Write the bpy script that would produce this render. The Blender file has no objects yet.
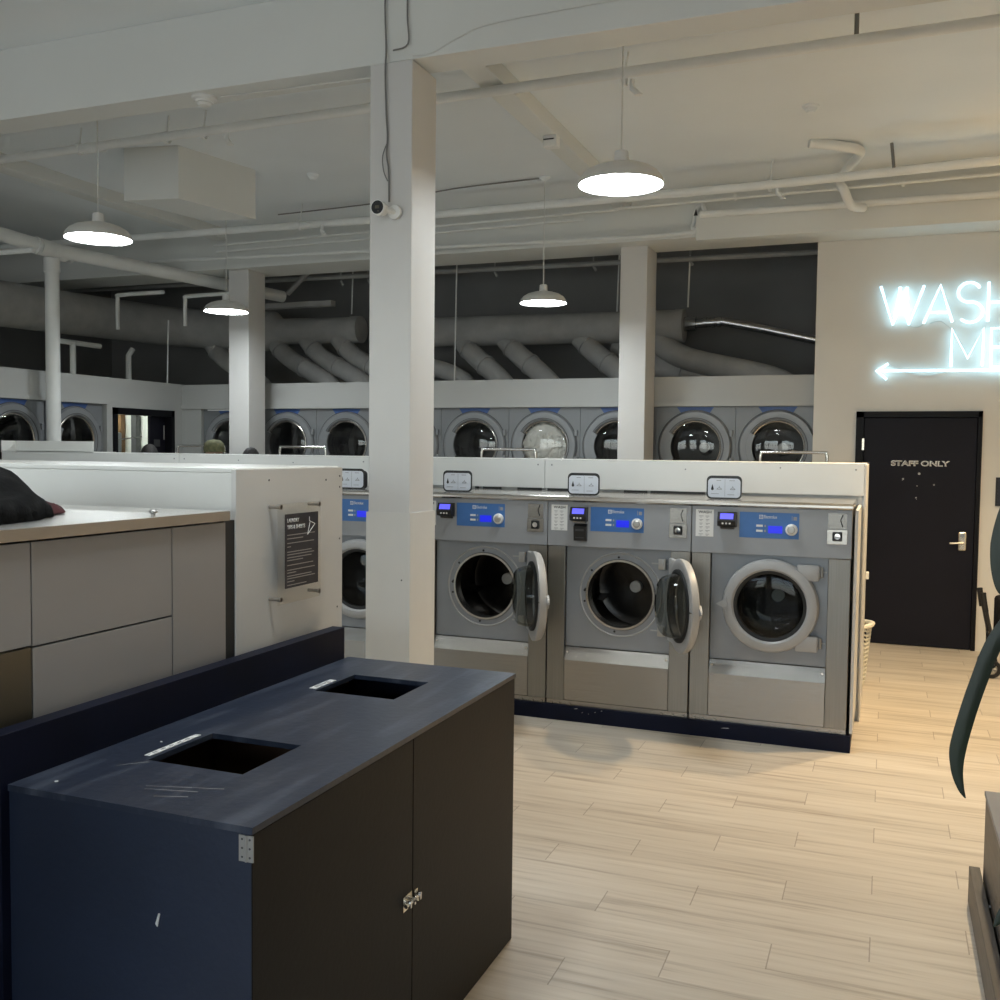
import bpy, bmesh, math, random
from mathutils import Vector, Matrix, noise
random.seed(7)
SC = bpy.context.scene
COL = SC.collection
PI = math.pi
cos, sin = math.cos, math.sin
R = math.radians

# ------------------------------------------------------------------ materials
MATS = {}
def mat(name, col, rough=.5, metal=0.0, var=0.0, vscale=3.0, bump=0.0, bscale=60.0, stretch=None,
        emit=None, estr=0.0, alpha=1.0, trans=0.0, coat=0.0, spec=.5, sheen=0.0):
    m = bpy.data.materials.new(name); m.use_nodes = True
    nt = m.node_tree; b = nt.nodes['Principled BSDF']
    b.inputs['Base Color'].default_value = (*col, 1)
    b.inputs['Roughness'].default_value = rough
    b.inputs['Metallic'].default_value = metal
    b.inputs['Specular IOR Level'].default_value = spec
    if coat: b.inputs['Coat Weight'].default_value = coat; b.inputs['Coat Roughness'].default_value = .1
    if sheen: b.inputs['Sheen Weight'].default_value = sheen
    if alpha < 1: b.inputs['Alpha'].default_value = alpha
    if trans: b.inputs['Transmission Weight'].default_value = trans
    if emit: b.inputs['Emission Color'].default_value = (*emit, 1); b.inputs['Emission Strength'].default_value = estr
    tc = nt.nodes.new('ShaderNodeTexCoord'); mp = nt.nodes.new('ShaderNodeMapping')
    nt.links.new(tc.outputs['Object'], mp.inputs['Vector'])
    if stretch: mp.inputs['Scale'].default_value = stretch
    if var:
        n = nt.nodes.new('ShaderNodeTexNoise'); n.inputs['Scale'].default_value = vscale; n.inputs['Detail'].default_value = 5
        nt.links.new(mp.outputs[0], n.inputs['Vector'])
        r = nt.nodes.new('ShaderNodeValToRGB')
        r.color_ramp.elements[0].position = .3; r.color_ramp.elements[1].position = .7
        r.color_ramp.elements[0].color = (*[max(0, c*(1-var)) for c in col], 1)
        r.color_ramp.elements[1].color = (*[min(1, c*(1+var)) for c in col], 1)
        nt.links.new(n.outputs['Fac'], r.inputs['Fac']); nt.links.new(r.outputs['Color'], b.inputs['Base Color'])
    if bump:
        n = nt.nodes.new('ShaderNodeTexNoise'); n.inputs['Scale'].default_value = bscale; n.inputs['Detail'].default_value = 4
        nt.links.new(mp.outputs[0], n.inputs['Vector'])
        bp = nt.nodes.new('ShaderNodeBump'); bp.inputs['Strength'].default_value = bump; bp.inputs['Distance'].default_value = .01
        nt.links.new(n.outputs['Fac'], bp.inputs['Height']); nt.links.new(bp.outputs[0], b.inputs['Normal'])
    MATS[name] = m
    return m

M = dict(
 pwhite=mat('warm_white_laminate', (.84,.83,.78), .35, var=.02, vscale=3),
 ceil=mat('ceiling_paint', (.82,.86,.88), .45, var=.04, vscale=.8, bump=.12, bscale=9),
 beam=mat('beam_paint', (.72,.73,.70), .55, var=.03, vscale=1.2, bump=.1, bscale=25),
 wall=mat('wall_paint', (.74,.72,.67), .6, var=.03, vscale=1.5, bump=.06, bscale=40),
 plen=mat('plenum_paint', (.25,.25,.245), .8, var=.12, vscale=1.2, bump=.2, bscale=12),
 head=mat('header_paint', (.45,.455,.44), .5, var=.02, vscale=2),
 white=mat('white_laminate', (.80,.80,.77), .38, var=.02, vscale=3, bump=.03, bscale=20),
 cream=mat('cream_laminate', (.70,.68,.645), .45, var=.03, vscale=4),
 wrap=mat('column_wrap', (.68,.67,.64), .6, var=.02, vscale=5),
 colm=mat('column_paint', (.66,.65,.63), .5, var=.02, vscale=3, bump=.05, bscale=60),
 pipe=mat('pipe_paint', (.80,.81,.79), .42, var=.05, vscale=4),
 duct=mat('duct_wrap', (.40,.40,.39), .75, var=.1, vscale=6, bump=.3, bscale=30),
 silver=mat('bare_duct_metal', (.62,.62,.62), .18, .95, var=.1, vscale=20),
 steel=mat('brushed_steel', (.36,.34,.31), .27, .95, var=.07, vscale=8, bump=.12, bscale=60, stretch=(.3,.3,22)),
 steelv=mat('brushed_steel_vertical', (.28,.265,.24), .33, .95, var=.07, vscale=8, bump=.12, bscale=60, stretch=(22,22,.3)),
 hood=mat('polished_steel', (.50,.475,.44), .22, .95, var=.06, vscale=10, stretch=(.3,6,6)),
 chrome=mat('chrome', (.75,.74,.72), .12, 1.0),
 brass=mat('satin_nickel', (.72,.66,.55), .25, 1.0),
 greyp=mat('grey_appliance_panel', (.31,.32,.335), .42, .15, var=.03, vscale=6),
 front=mat('grey_front_plate', (.28,.295,.315), .35, .25, var=.04, vscale=7),
 ring=mat('light_grey_door_plastic', (.39,.39,.39), .36, var=.02, vscale=9),
 dryer=mat('dryer_enamel', (.20,.21,.22), .35, .1, var=.03, vscale=6),
 dring=mat('dryer_door_enamel', (.235,.245,.255), .32, .1),
 blueacc=mat('blue_accent', (.045,.10,.28), .4),
 bluep=mat('blue_control_panel', (.045,.155,.42), .35, var=.05, vscale=20),
 screen=mat('blue_screen', (.01,.02,.4), .3, emit=(.008,.015,1), estr=.45),
 lcd=mat('lavender_screen', (.1,.1,.6), .3, emit=(.10,.10,1), estr=.7),
 black=mat('black_plastic', (.014,.014,.015), .35),
 rubber=mat('black_rubber', (.008,.008,.008), .55),
 dgrey=mat('dark_grey_plastic', (.06,.06,.062), .45),
 drum=mat('drum_steel', (.032,.029,.026), .22, .95, var=.15, vscale=14),
 drumd=mat('dryer_drum_steel', (.10,.10,.10), .4, .8, var=.2, vscale=10),
 hub=mat('drum_hub_steel', (.42,.41,.39), .4, .7),
 paper=mat('white_paper', (.78,.78,.76), .7),
 signw=mat('white_sign_print', (.75,.78,.84), .5),
 ink=mat('black_ink', (.02,.02,.02), .6),
 inkg=mat('grey_ink', (.30,.30,.31), .6),
 inkw=mat('white_print', (.78,.78,.76), .5),
 inkd=mat('faded_white_print', (.36,.35,.34), .6),
 navy=mat('navy_painted_board', (.016,.024,.048), .42, var=.15, vscale=3, bump=.08, bscale=50),
 navyd=mat('navy_plinth_paint', (.005,.007,.020), .5, spec=.15, var=.2, vscale=5),
 bindoor=mat('charcoal_laminate', (.0125,.0110,.0105), .5, spec=.2, var=.12, vscale=4, bump=.05, bscale=60),
 brown=mat('brown_bin_board', (.09,.045,.02), .6, var=.2, vscale=6),
 doorp=mat('black_door_paint', (.009,.009,.015), .5, spec=.2, var=.1, vscale=3),
 frame=mat('black_frame_paint', (.006,.006,.008), .45, spec=.2),
 lam=mat('taupe_panel', (.35,.335,.325), .35, .1, var=.05, vscale=2),
 lamd=mat('bronze_panel', (.13,.115,.085), .28, .6, var=.1, vscale=3),
 counter=mat('counter_top_steel', (.80,.78,.74), .24, .75, var=.03, vscale=5),
 edge=mat('counter_edge_steel', (.38,.345,.305), .35, .7, var=.05, vscale=5),
 cloth=mat('black_fleece', (.012,.012,.012), .95, spec=.1, var=.3, vscale=30, bump=.4, bscale=160),
 redc=mat('dark_red_lining', (.05,.004,.006), .8, var=.3, vscale=40),
 laund=mat('white_laundry', (.72,.70,.64), .85, var=.12, vscale=12, bump=.4, bscale=60),
 leaf=mat('plant_leaf', (.010,.020,.010), .42, var=.35, vscale=14, bump=.15, bscale=90, stretch=(1,1,.2)),
 leafe=mat('leaf_margin', (.16,.14,.07), .5),
 soil=mat('soil', (.03,.02,.012), .95, bump=.6, bscale=60),
 pot=mat('pot_glaze', (.5,.48,.44), .4),
 planks=mat('dark_wood_board', (.075,.062,.052), .45, var=.35, vscale=8, stretch=(8,.7,8)),
 ptop=mat('grey_bench_top', (.20,.20,.21), .45, var=.05, vscale=5),
 plast=mat('white_basket_plastic', (.74,.70,.58), .45),
 cable=mat('grey_cable', (.20,.195,.19), .6),
 cablew=mat('painted_cable', (.66,.66,.63), .5),
 enamel=mat('white_lamp_enamel', (.68,.67,.64), .32, .1),
 glow=mat('lamp_diffuser', (1,1,1), .5, emit=(.90,.97,1), estr=44),
 neon=mat('neon_tube', (.9,1,1), .3, emit=(.46,.80,1.0), estr=2.7),
 warmglow=mat('warm_bulb', (1,.8,.5), .5, emit=(1,.66,.27), estr=60),
 warmglobe=mat('warm_globe', (1,.85,.6), .5, emit=(1,.66,.27), estr=13),
 skin=mat('skin', (.45,.28,.20), .55), hair=mat('dark_hair', (.012,.010,.009), .6, bump=.5, bscale=150),
 olive=mat('olive_cap_cloth', (.12,.12,.06), .85, var=.3, vscale=40), shirt=mat('grey_shirt', (.12,.12,.13), .85),
 jeans=mat('denim', (.03,.05,.10), .85), shoe=mat('shoe_leather', (.02,.02,.02), .5),
 bright=mat('back_room_wall', (.78,.80,.74), .6, var=.05, vscale=2), wood=mat('wood_strip', (.22,.12,.05), .5, var=.2, vscale=8),
 tube=mat('fluorescent_tube', (1,1,1), .4, emit=(.93,1,.96), estr=110),
 win=mat('white_window_frame', (.5,.5,.5), .5), ext=mat('street_facade', (.45,.42,.38), .8, var=.2, vscale=1),
 asphalt=mat('asphalt', (.12,.12,.12), .9), picture=mat('dark_picture_print', (.02,.02,.03), .3, var=.5, vscale=20),
 scuff=mat('scuffed_white_paint', (.50,.50,.48), .6, var=.3, vscale=40),
)
for k_ in ('steel', 'steelv'):
    m_ = M[k_]; b_ = m_.node_tree.nodes['Principled BSDF']; b_.inputs['Anisotropic'].default_value = .75
    tn = m_.node_tree.nodes.new('ShaderNodeTangent'); tn.direction_type = 'RADIAL'; tn.axis = 'Z'
    m_.node_tree.links.new(tn.outputs[0], b_.inputs['Tangent'])
    b_.inputs['Anisotropic Rotation'].default_value = .25
def glassmat(name, tint, rough=.02, mixf=.12):
    m = bpy.data.materials.new(name); m.use_nodes = True; nt = m.node_tree
    nt.nodes.remove(nt.nodes['Principled BSDF']); out = nt.nodes['Material Output']
    t = nt.nodes.new('ShaderNodeBsdfTransparent'); t.inputs[0].default_value = (*tint, 1)
    g = nt.nodes.new('ShaderNodeBsdfGlossy'); g.inputs['Roughness'].default_value = rough
    lw = nt.nodes.new('ShaderNodeLayerWeight'); lw.inputs[0].default_value = .5
    f = nt.nodes.new('ShaderNodeMath'); f.operation = 'POWER'; f.inputs[1].default_value = 4; nt.links.new(lw.outputs['Facing'], f.inputs[0])
    a = nt.nodes.new('ShaderNodeMath'); a.operation = 'ADD'; a.inputs[1].default_value = mixf; a.use_clamp = True
    x = nt.nodes.new('ShaderNodeMixShader')
    nt.links.new(f.outputs[0], a.inputs[0]); nt.links.new(a.outputs[0], x.inputs[0])
    nt.links.new(t.outputs[0], x.inputs[1]); nt.links.new(g.outputs[0], x.inputs[2]); nt.links.new(x.outputs[0], out.inputs[0])
    MATS[name] = m; return m
M['glass'] = glassmat('door_glass', (.60,.61,.61), .02, .02)
M['bowl'] = glassmat('bowl_glass', (.66,.68,.66), .05, .02)
M['acrylic'] = glassmat('clear_acrylic', (.96,.96,.95), .05, .02)
M['dglass'] = glassmat('dryer_glass', (.86,.87,.87), .01, .07)

def floor_material():
    m = bpy.data.materials.new('vinyl_plank_floor'); m.use_nodes = True; nt = m.node_tree; N = nt.nodes; L = nt.links
    b = N['Principled BSDF']
    tc = N.new('ShaderNodeTexCoord'); sp = N.new('ShaderNodeSeparateXYZ'); L.new(tc.outputs['Object'], sp.inputs[0])
    def mth(op, a, bb=None, clamp=False):
        n = N.new('ShaderNodeMath'); n.operation = op; n.use_clamp = clamp
        for i, v in enumerate((a, bb)):
            if v is None: continue
            if isinstance(v, (int, float)): n.inputs[i].default_value = v
            else: L.new(v, n.inputs[i])
        return n.outputs[0]
    W, LN = .1785, .93
    yy = mth('DIVIDE', mth('ADD', sp.outputs[1], 20 * W - .0), W)
    row = mth('FLOOR', yy); fy = mth('SUBTRACT', yy, row)
    xs = mth('DIVIDE', mth('SUBTRACT', mth('ADD', sp.outputs[0], 40), mth('MULTIPLY', row, LN / 3)), LN)
    cl = mth('FLOOR', xs); fx = mth('SUBTRACT', xs, cl)
    ex = mth('MULTIPLY', mth('MINIMUM', fx, mth('SUBTRACT', 1, fx)), LN)
    ey = mth('MULTIPLY', mth('MINIMUM', fy, mth('SUBTRACT', 1, fy)), W)
    gx = mth('LESS_THAN', ex, .0022); gy = mth('LESS_THAN', ey, .0009)
    cmb = N.new('ShaderNodeCombineXYZ'); L.new(row, cmb.inputs[0]); L.new(cl, cmb.inputs[1])
    wn = N.new('ShaderNodeTexWhiteNoise'); wn.noise_dimensions = '2D'; L.new(cmb.outputs[0], wn.inputs['Vector'])
    # grain: noise stretched along x, shifted for each plank
    c2 = N.new('ShaderNodeCombineXYZ')
    L.new(mth('ADD', mth('MULTIPLY', sp.outputs[0], 1.6), mth('MULTIPLY', wn.outputs['Value'], 40)), c2.inputs[0])
    L.new(mth('MULTIPLY', sp.outputs[1], 34), c2.inputs[1])
    n1 = N.new('ShaderNodeTexNoise'); n1.inputs['Scale'].default_value = 1; n1.inputs['Detail'].default_value = 7; n1.inputs['Roughness'].default_value = .6
    L.new(c2.outputs[0], n1.inputs['Vector'])
    n2 = N.new('ShaderNodeTexNoise'); n2.inputs['Scale'].default_value = .28; n2.inputs['Detail'].default_value = 3
    L.new(c2.outputs[0], n2.inputs['Vector'])
    f = mth('ADD', mth('MULTIPLY', n1.outputs['Fac'], .6), mth('MULTIPLY', n2.outputs['Fac'], .4))
    r = N.new('ShaderNodeValToRGB'); e = r.color_ramp.elements
    e[0].position = .34; e[0].color = (.34,.28,.215,1); e[1].position = .66; e[1].color = (.64,.575,.485,1)
    k = r.color_ramp.elements.new(.48); k.color = (.56,.49,.40,1)
    L.new(f, r.inputs['Fac'])
    mx = N.new('ShaderNodeMix'); mx.data_type = 'RGBA'; mx.blend_type = 'MULTIPLY'; mx.inputs['Factor'].default_value = 1
    hs = N.new('ShaderNodeCombineColor')
    v = mth('ADD', .93, mth('MULTIPLY', wn.outputs['Value'], .10))
    for i in range(3): L.new(v, hs.inputs[i])
    L.new(r.outputs[0], mx.inputs[6]); L.new(hs.outputs[0], mx.inputs[7])
    m2 = N.new('ShaderNodeMix'); m2.data_type = 'RGBA'; m2.inputs[7].default_value = (.16,.12,.08,1)
    L.new(mth('ADD', mth('MULTIPLY', gx, .55), mth('MULTIPLY', gy, .12), True), m2.inputs['Factor']); L.new(mx.outputs[2], m2.inputs[6])
    L.new(m2.outputs[2], b.inputs['Base Color'])
    b.inputs['Roughness'].default_value = .42
    bp = N.new('ShaderNodeBump'); bp.inputs['Strength'].default_value = .12; bp.inputs['Distance'].default_value = .004
    L.new(f, bp.inputs['Height']); L.new(bp.outputs[0], b.inputs['Normal'])
    return m
M['floor'] = floor_material()

def navy_top_material():   # navy board with pale rubbed streaks of wear
    m = M['navy'].copy(); m.name = 'navy_worn_top'; nt = m.node_tree; N = nt.nodes; L = nt.links
    b = N['Principled BSDF']
    for l in list(b.inputs['Base Color'].links): L.remove(l)
    tc = N.new('ShaderNodeTexCoord'); mp = N.new('ShaderNodeMapping'); mp.inputs['Scale'].default_value = (7, 1.2, 1); mp.inputs['Rotation'].default_value = (0, 0, .5)
    L.new(tc.outputs['Object'], mp.inputs[0])
    n = N.new('ShaderNodeTexNoise'); n.inputs['Scale'].default_value = 2.2; n.inputs['Detail'].default_value = 8; L.new(mp.outputs[0], n.inputs['Vector'])
    r = N.new('ShaderNodeValToRGB'); r.color_ramp.elements[0].position = .5; r.color_ramp.elements[0].color = (.022,.030,.052,1)
    r.color_ramp.elements[1].position = .85; r.color_ramp.elements[1].color = (.10,.115,.15,1)
    L.new(n.outputs['Fac'], r.inputs[0]); L.new(r.outputs[0], b.inputs['Base Color'])
    b.inputs['Roughness'].default_value = .36
    return m
M['navytop'] = navy_top_material()

# ------------------------------------------------------------------ mesh helpers
def bx(bm, x0, x1, y0, y1, z0, z1, bev=0.0):
    if x0 > x1: x0, x1 = x1, x0
    if y0 > y1: y0, y1 = y1, y0
    if z0 > z1: z0, z1 = z1, z0
    vs = [bm.verts.new((x, y, z)) for x in (x0, x1) for y in (y0, y1) for z in (z0, z1)]
    fs = [bm.faces.new([vs[i] for i in q]) for q in ((0,1,3,2),(4,6,7,5),(0,4,5,1),(2,3,7,6),(0,2,6,4),(1,5,7,3))]
    if bev:
        es = list({e for f in fs for e in f.edges})
        bmesh.ops.bevel(bm, geom=es, offset=bev, segments=2, affect='EDGES', profile=.5)
    return vs
def prism(bm, pts, a0, a1, axis='x'):
    """pts 2D polygon, extruded along axis. axis x: pts=(y,z); y: (x,z); z: (x,y)"""
    def mk(p, a):
        return {'x': (a, p[0], p[1]), 'y': (p[0], a, p[1]), 'z': (p[0], p[1], a)}[axis]
    A = [bm.verts.new(mk(p, a0)) for p in pts]; B = [bm.verts.new(mk(p, a1)) for p in pts]
    n = len(pts); fs = [bm.faces.new(A), bm.faces.new(B[::-1])]
    for i in range(n): fs.append(bm.faces.new([A[i], B[i], B[(i+1) % n], A[(i+1) % n]]))
    bmesh.ops.recalc_face_normals(bm, faces=fs)
def tube(bm, pts, r, n=10, closed=False, caps=True):
    pts = [Vector(p) for p in pts]; m = len(pts); rings = []
    rr = r if isinstance(r, (list, tuple)) else [r]*m
    up = Vector((0, 0, 1)); prev = None
    for i, p in enumerate(pts):
        if closed: t = (pts[(i+1) % m] - pts[i-1])
        else: t = pts[min(i+1, m-1)] - pts[max(i-1, 0)]
        t.normalize()
        if prev is None:
            a = t.cross(up)
            if a.length < .05: a = t.cross(Vector((1, 0, 0)))
        else:
            a = prev - t*prev.dot(t)
        a.normalize(); b = t.cross(a); prev = a
        rings.append([bm.verts.new(p + (a*cos(2*PI*k/n) + b*sin(2*PI*k/n))*rr[i]) for k in range(n)])
    fs = []
    for i in range(m if closed else m-1):
        A, B = rings[i], rings[(i+1) % m]
        for k in range(n): fs.append(bm.faces.new([A[k], A[(k+1) % n], B[(k+1) % n], B[k]]))
    if caps and not closed: fs.append(bm.faces.new(rings[0])); fs.append(bm.faces.new(rings[-1]))
    bmesh.ops.recalc_face_normals(bm, faces=fs)
def curve(pts, sub=6):   # smooth path through points
    P = [Vector(p) for p in pts]; out = []
    for i in range(len(P)-1):
        p0, p1, p2, p3 = P[max(i-1, 0)], P[i], P[i+1], P[min(i+2, len(P)-1)]
        for k in range(sub):
            t = k/sub
            out.append(.5*((2*p1) + (p2-p0)*t + (2*p0-5*p1+4*p2-p3)*t*t + (3*p1-p0-3*p2+p3)*t**3))
    out.append(P[-1]); return out
def lathe(bm, prof, c=(0, 0, 0), n=48, axis='z', closed=False):
    """prof list of (r, h) revolved about axis through c; h measured along the axis"""
    rings = []
    for r, h in prof:
        if r < 1e-6:
            p = {'z': (0, 0, h), 'y': (0, h, 0), 'x': (h, 0, 0)}[axis]
            rings.append([bm.verts.new(Vector(c)+Vector(p))]); continue
        ring = []
        for k in range(n):
            a = 2*PI*k/n
            p = {'z': (r*cos(a), r*sin(a), h), 'y': (r*cos(a), h, r*sin(a)), 'x': (h, r*cos(a), r*sin(a))}[axis]
            ring.append(bm.verts.new(Vector(c)+Vector(p)))
        rings.append(ring)
    fs = []; m = len(rings)
    for i in range(m if closed else m-1):
        A, B = rings[i], rings[(i+1) % m]
        if len(A) == 1 and len(B) == 1: continue
        for k in range(n):
            k2 = (k+1) % n
            if len(A) == 1: fs.append(bm.faces.new([A[0], B[k2], B[k]]))
            elif len(B) == 1: fs.append(bm.faces.new([A[k], A[k2], B[0]]))
            else: fs.append(bm.faces.new([A[k], A[k2], B[k2], B[k]]))
    bmesh.ops.recalc_face_normals(bm, faces=fs)
def cyl(bm, c, r, h0, h1, axis='z', n=24): lathe(bm, [(0, h0), (r, h0), (r, h1), (0, h1)], c, n, axis)
def holed(bm, x0, x1, z0, z1, cx, cz, r, y0, y1, n=64):
    """plate in the xz plane with a round hole, thickness y0..y1"""
    def edge(a):
        dx, dz = cos(a), sin(a)
        t = min(((x1-cx)/dx if dx > 1e-9 else 1e9), ((x0-cx)/dx if dx < -1e-9 else 1e9),
                ((z1-cz)/dz if dz > 1e-9 else 1e9), ((z0-cz)/dz if dz < -1e-9 else 1e9))
        return (cx+dx*t, cz+dz*t)
    angs = sorted([2*PI*k/n for k in range(n)] + [math.atan2(z-cz, x-cx) % (2*PI) for x in (x0, x1) for z in (z0, z1)])
    aa = []
    for a in angs:
        if not aa or a - aa[-1] > 1e-4: aa.append(a)
    L = []
    for a in aa:
        e = edge(a); i = (cx+r*cos(a), cz+r*sin(a))
        L.append([bm.verts.new((e[0], y0, e[1])), bm.verts.new((i[0], y0, i[1])), bm.verts.new((i[0], y1, i[1])), bm.verts.new((e[0], y1, e[1]))])
    m = len(L); fs = []
    for k in range(m):
        A, B = L[k], L[(k+1) % m]
        for q in range(4):
            q2 = (q+1) % 4; fs.append(bm.faces.new([A[q], B[q], B[q2], A[q2]]))
    bmesh.ops.recalc_face_normals(bm, faces=fs)
def obj(name, bm, m=None, parent=None, smooth=False, auto=True):
    me = bpy.data.meshes.new(name); bm.normal_update(); bm.to_mesh(me); bm.free()
    o = bpy.data.objects.new(name, me); COL.objects.link(o)
    if m is not None: me.materials.append(M[m] if isinstance(m, str) else m)
    if parent: o.parent = parent
    if smooth:
        for p in me.polygons: p.use_smooth = True
        try: me.set_sharp_from_angle(angle=R(38))
        except Exception: pass
    return o
def B(): return bmesh.new()
def tag(o, label=None, cat=None, group=None, kind=None):
    if label: o['label'] = label
    if cat: o['category'] = cat
    if group: o['group'] = group
    if kind: o['kind'] = kind
    return o
def thing(name, label, cat, loc=(0, 0, 0), rz=0, group=None):
    o = bpy.data.objects.new(name, None); o.empty_display_size = .1; COL.objects.link(o)
    o.location = loc; o.rotation_euler = (0, 0, rz)
    return tag(o, label, cat, group)
def struct(name, bm, m, parent=None, smooth=False):
    o = obj(name, bm, m, parent, smooth)
    if parent is None: o['kind'] = 'structure'
    return o
def copy_tree(o, parent=None):
    c = o.copy(); COL.objects.link(c); c.parent = parent
    for ch in list(o.children): copy_tree(ch, c)
    return c
def box(name, m, parent, *a, bev=0.0, smooth=False):
    b = B(); bx(b, *a, bev=bev); return obj(name, b, m, parent, smooth)
def text(name, s, m, parent, x0, x1, z0, z1, y, face='-y', depth=.001, off=0.0, fitw=True, bold=0.0):
    """lettering fitted to a rectangle; face -y reads from the front, +x reads from the right side"""
    cu = bpy.data.curves.new(name, 'FONT'); cu.body = s; cu.extrude = 0; cu.offset = bold; cu.size = 1
    t = bpy.data.objects.new(name, cu); COL.objects.link(t)
    dg = bpy.context.evaluated_depsgraph_get(); me = bpy.data.meshes.new_from_object(t.evaluated_get(dg))
    bpy.data.objects.remove(t); bpy.data.curves.remove(cu)
    xs = [v.co.x for v in me.vertices]; ys = [v.co.y for v in me.vertices]
    a, b_, c, d = min(xs), max(xs), min(ys), max(ys)
    for v in me.vertices:
        u = x0 + (v.co.x-a)/(b_-a)*(x1-x0); w = z0 + (v.co.y-c)/(d-c)*(z1-z0)
        v.co = (u, y, w) if face == '-y' else (y, u, w)
    bm = bmesh.new(); bm.from_mesh(me)
    r = bmesh.ops.extrude_face_region(bm, geom=bm.faces[:])
    dv = Vector((0, depth, 0)) if face == '-y' else Vector((-depth, 0, 0))
    bmesh.ops.translate(bm, verts=[g for g in r['geom'] if isinstance(g, bmesh.types.BMVert)], vec=dv)
    bmesh.ops.recalc_face_normals(bm, faces=bm.faces[:])
    bpy.data.meshes.remove(me)
    return obj(name, bm, m, parent)

# ------------------------------------------------------------------ camera
H = 1.66; F = 989.65
yw, pt, ro = R(21.3565), R(2.8685), R(.6436)
fw = Vector((-sin(yw)*cos(pt), cos(yw)*cos(pt), -sin(pt))); rt = Vector((cos(yw), sin(yw), 0)); up = rt.cross(fw)
r2 = cos(ro)*rt + sin(ro)*up; u2 = -sin(ro)*rt + cos(ro)*up
cam = bpy.data.cameras.new('camera'); co = bpy.data.objects.new('camera', cam); COL.objects.link(co)
mt = Matrix((r2, u2, -fw)).transposed().to_4x4(); mt.translation = (0, 0, H); co.matrix_world = mt
cam.sensor_width = 36; cam.sensor_fit = 'HORIZONTAL'; cam.lens = F*36/1000; cam.clip_start = .05; cam.clip_end = 200
SC.camera = co

# ------------------------------------------------------------------ room shell
YB = 9.38       # front of the dryer wall
CZ = 3.95       # ceiling height
b = B(); bx(b, -10.6, 3.6, -4.6, 11.5, -.12, 0); struct('floor', b, 'floor')
b = B(); bx(b, -10.6, 3.6, -4.6, 11.5, CZ, CZ+.15); struct('ceiling', b, 'ceil')
b = B(); bx(b, -10.6, -.63, 11.2, 11.35, 0, CZ); struct('wall_back', b, 'plen')
b = B(); bx(b, -10.5, -10.35, 4.0, 11.2, 0, CZ); struct('wall_left', b, 'plen')
b = B(); bx(b, -10.5, -10.35, -4.6, 4.0, 0, CZ); struct('wall_left', b, 'wall')
b = B(); bx(b, 3.3, 3.45, -4.6, 9.27, 0, CZ); struct('wall_right', b, 'wall')
# wall with the neon sign; doorway left open for the staff door (x -.268...735)
b = B()
bx(b, -.63, -.262, 9.27, 9.37, 0, CZ); bx(b, .73, 3.3, 9.27, 9.5, 0, CZ); bx(b, -.262, .73, 9.27, 9.37, 2.034, CZ)
struct('wall_staff', b, 'wall')
b = B(); bx(b, -.50, -.40, 9.5, 11.2, 0, CZ); struct('wall_corner', b, 'plen')
b = B(); bx(b, -.40, 3.45, 11.2, 11.35, 0, CZ); struct('wall_back', b, 'plen')
b = B(); bx(b, 3.3, 3.45, 9.27, 11.2, 0, CZ); struct('wall_right', b, 'plen')
b = B(); bx(b, -.63, -.268, 9.262, 9.27, 0, .07); bx(b, .735, 3.3, 9.262, 9.27, 0, .07); struct('baseboard_staff', b, 'wall')
# storefront behind the camera, with three windows
b = B()
bx(b, -10.5, 3.45, -4.6, -4.45, 0, .5); bx(b, -10.5, 3.45, -4.6, -4.45, 3.0, CZ)
for x0, x1 in ((-10.5, -8.6), (-5.6, -5.1), (-2.1, -1.6), (1.4, 3.45)): bx(b, x0, x1, -4.6, -4.45, .5, 3.0)
struct('wall_storefront', b, 'wall')
for i, (x0, x1) in enumerate(((-8.6, -5.6), (-5.1, -2.1), (-1.6, 1.4))):
    b = B(); r = .035
    bx(b, x0, x1, -4.56, -4.49, .5, .57); bx(b, x0, x1, -4.56, -4.49, 2.93, 3.0); bx(b, x0, x1, -4.55, -4.5, 2.2, 2.25)
    for x in (x0, (x0+x1)/2-.03, x1-.06): bx(b, x, x+.06, -4.56, -4.49, .5, 3.0)
    struct('window_%d' % (i+1), b, 'win')
b = B(); bx(b, -14, 8, -12, -4.7, -.2, -.12); struct('trim_street', b, 'asphalt')

# beams and header panels
b = B(); bx(b, -10.35, 3.3, 4.40, 4.60, 3.55, CZ, .004); struct('trim_1', b, 'beam')
b = B(); bx(b, -10.35, 3.3, 8.76, 9.27, 3.53, CZ, .004); bx(b, -1.60, 3.3, 8.66, 8.76, 3.49, 3.72, .004)
bx(b, -10.35, -1.6, 8.72, 8.76, 3.53, 3.56)
struct('trim_2', b, 'beam')
b = B(); bx(b, -2.345, -2.195, 4.6, 8.76, 3.84, CZ, .004); struct('trim_3', b, 'beam')
b = B(); bx(b, -6.70, -6.54, 4.6, 8.76, 3.84, CZ, .004); struct('trim_4', b, 'beam')
# dryer wall: header, trim round the dryers
b = B()
bx(b, -7.64, -.63, YB, YB+.12, 2.145, 2.375)
bx(b, -7.64, -.63, YB-.02, YB+.10, 2.096, 2.145)
struct('wall_dryers', b, 'head')
b = B(); bx(b, -7.64, -7.375, YB, YB+.12, 0, 2.144); struct('wall_corner', b, 'head')
b = B()
bx(b, -7.76, -7.64, 4.2, YB+.12, 2.145, 2.38); bx(b, -7.76, -7.62, 4.2, 8.20, 2.096, 2.145); struct('wall_partition', b, 'head')
b = B(); bx(b, -7.76, -7.64, 8.19, 8.27, 0, 2.145); struct('wall_partition', b, 'head')
b = B(); bx(b, -7.76, -7.64, 9.23, YB+.12, 0, 2.145); bx(b, -7.76, -7.64, 8.27, 9.23, 2.07, 2.145)
struct('wall_partition', b, 'head')
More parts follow.
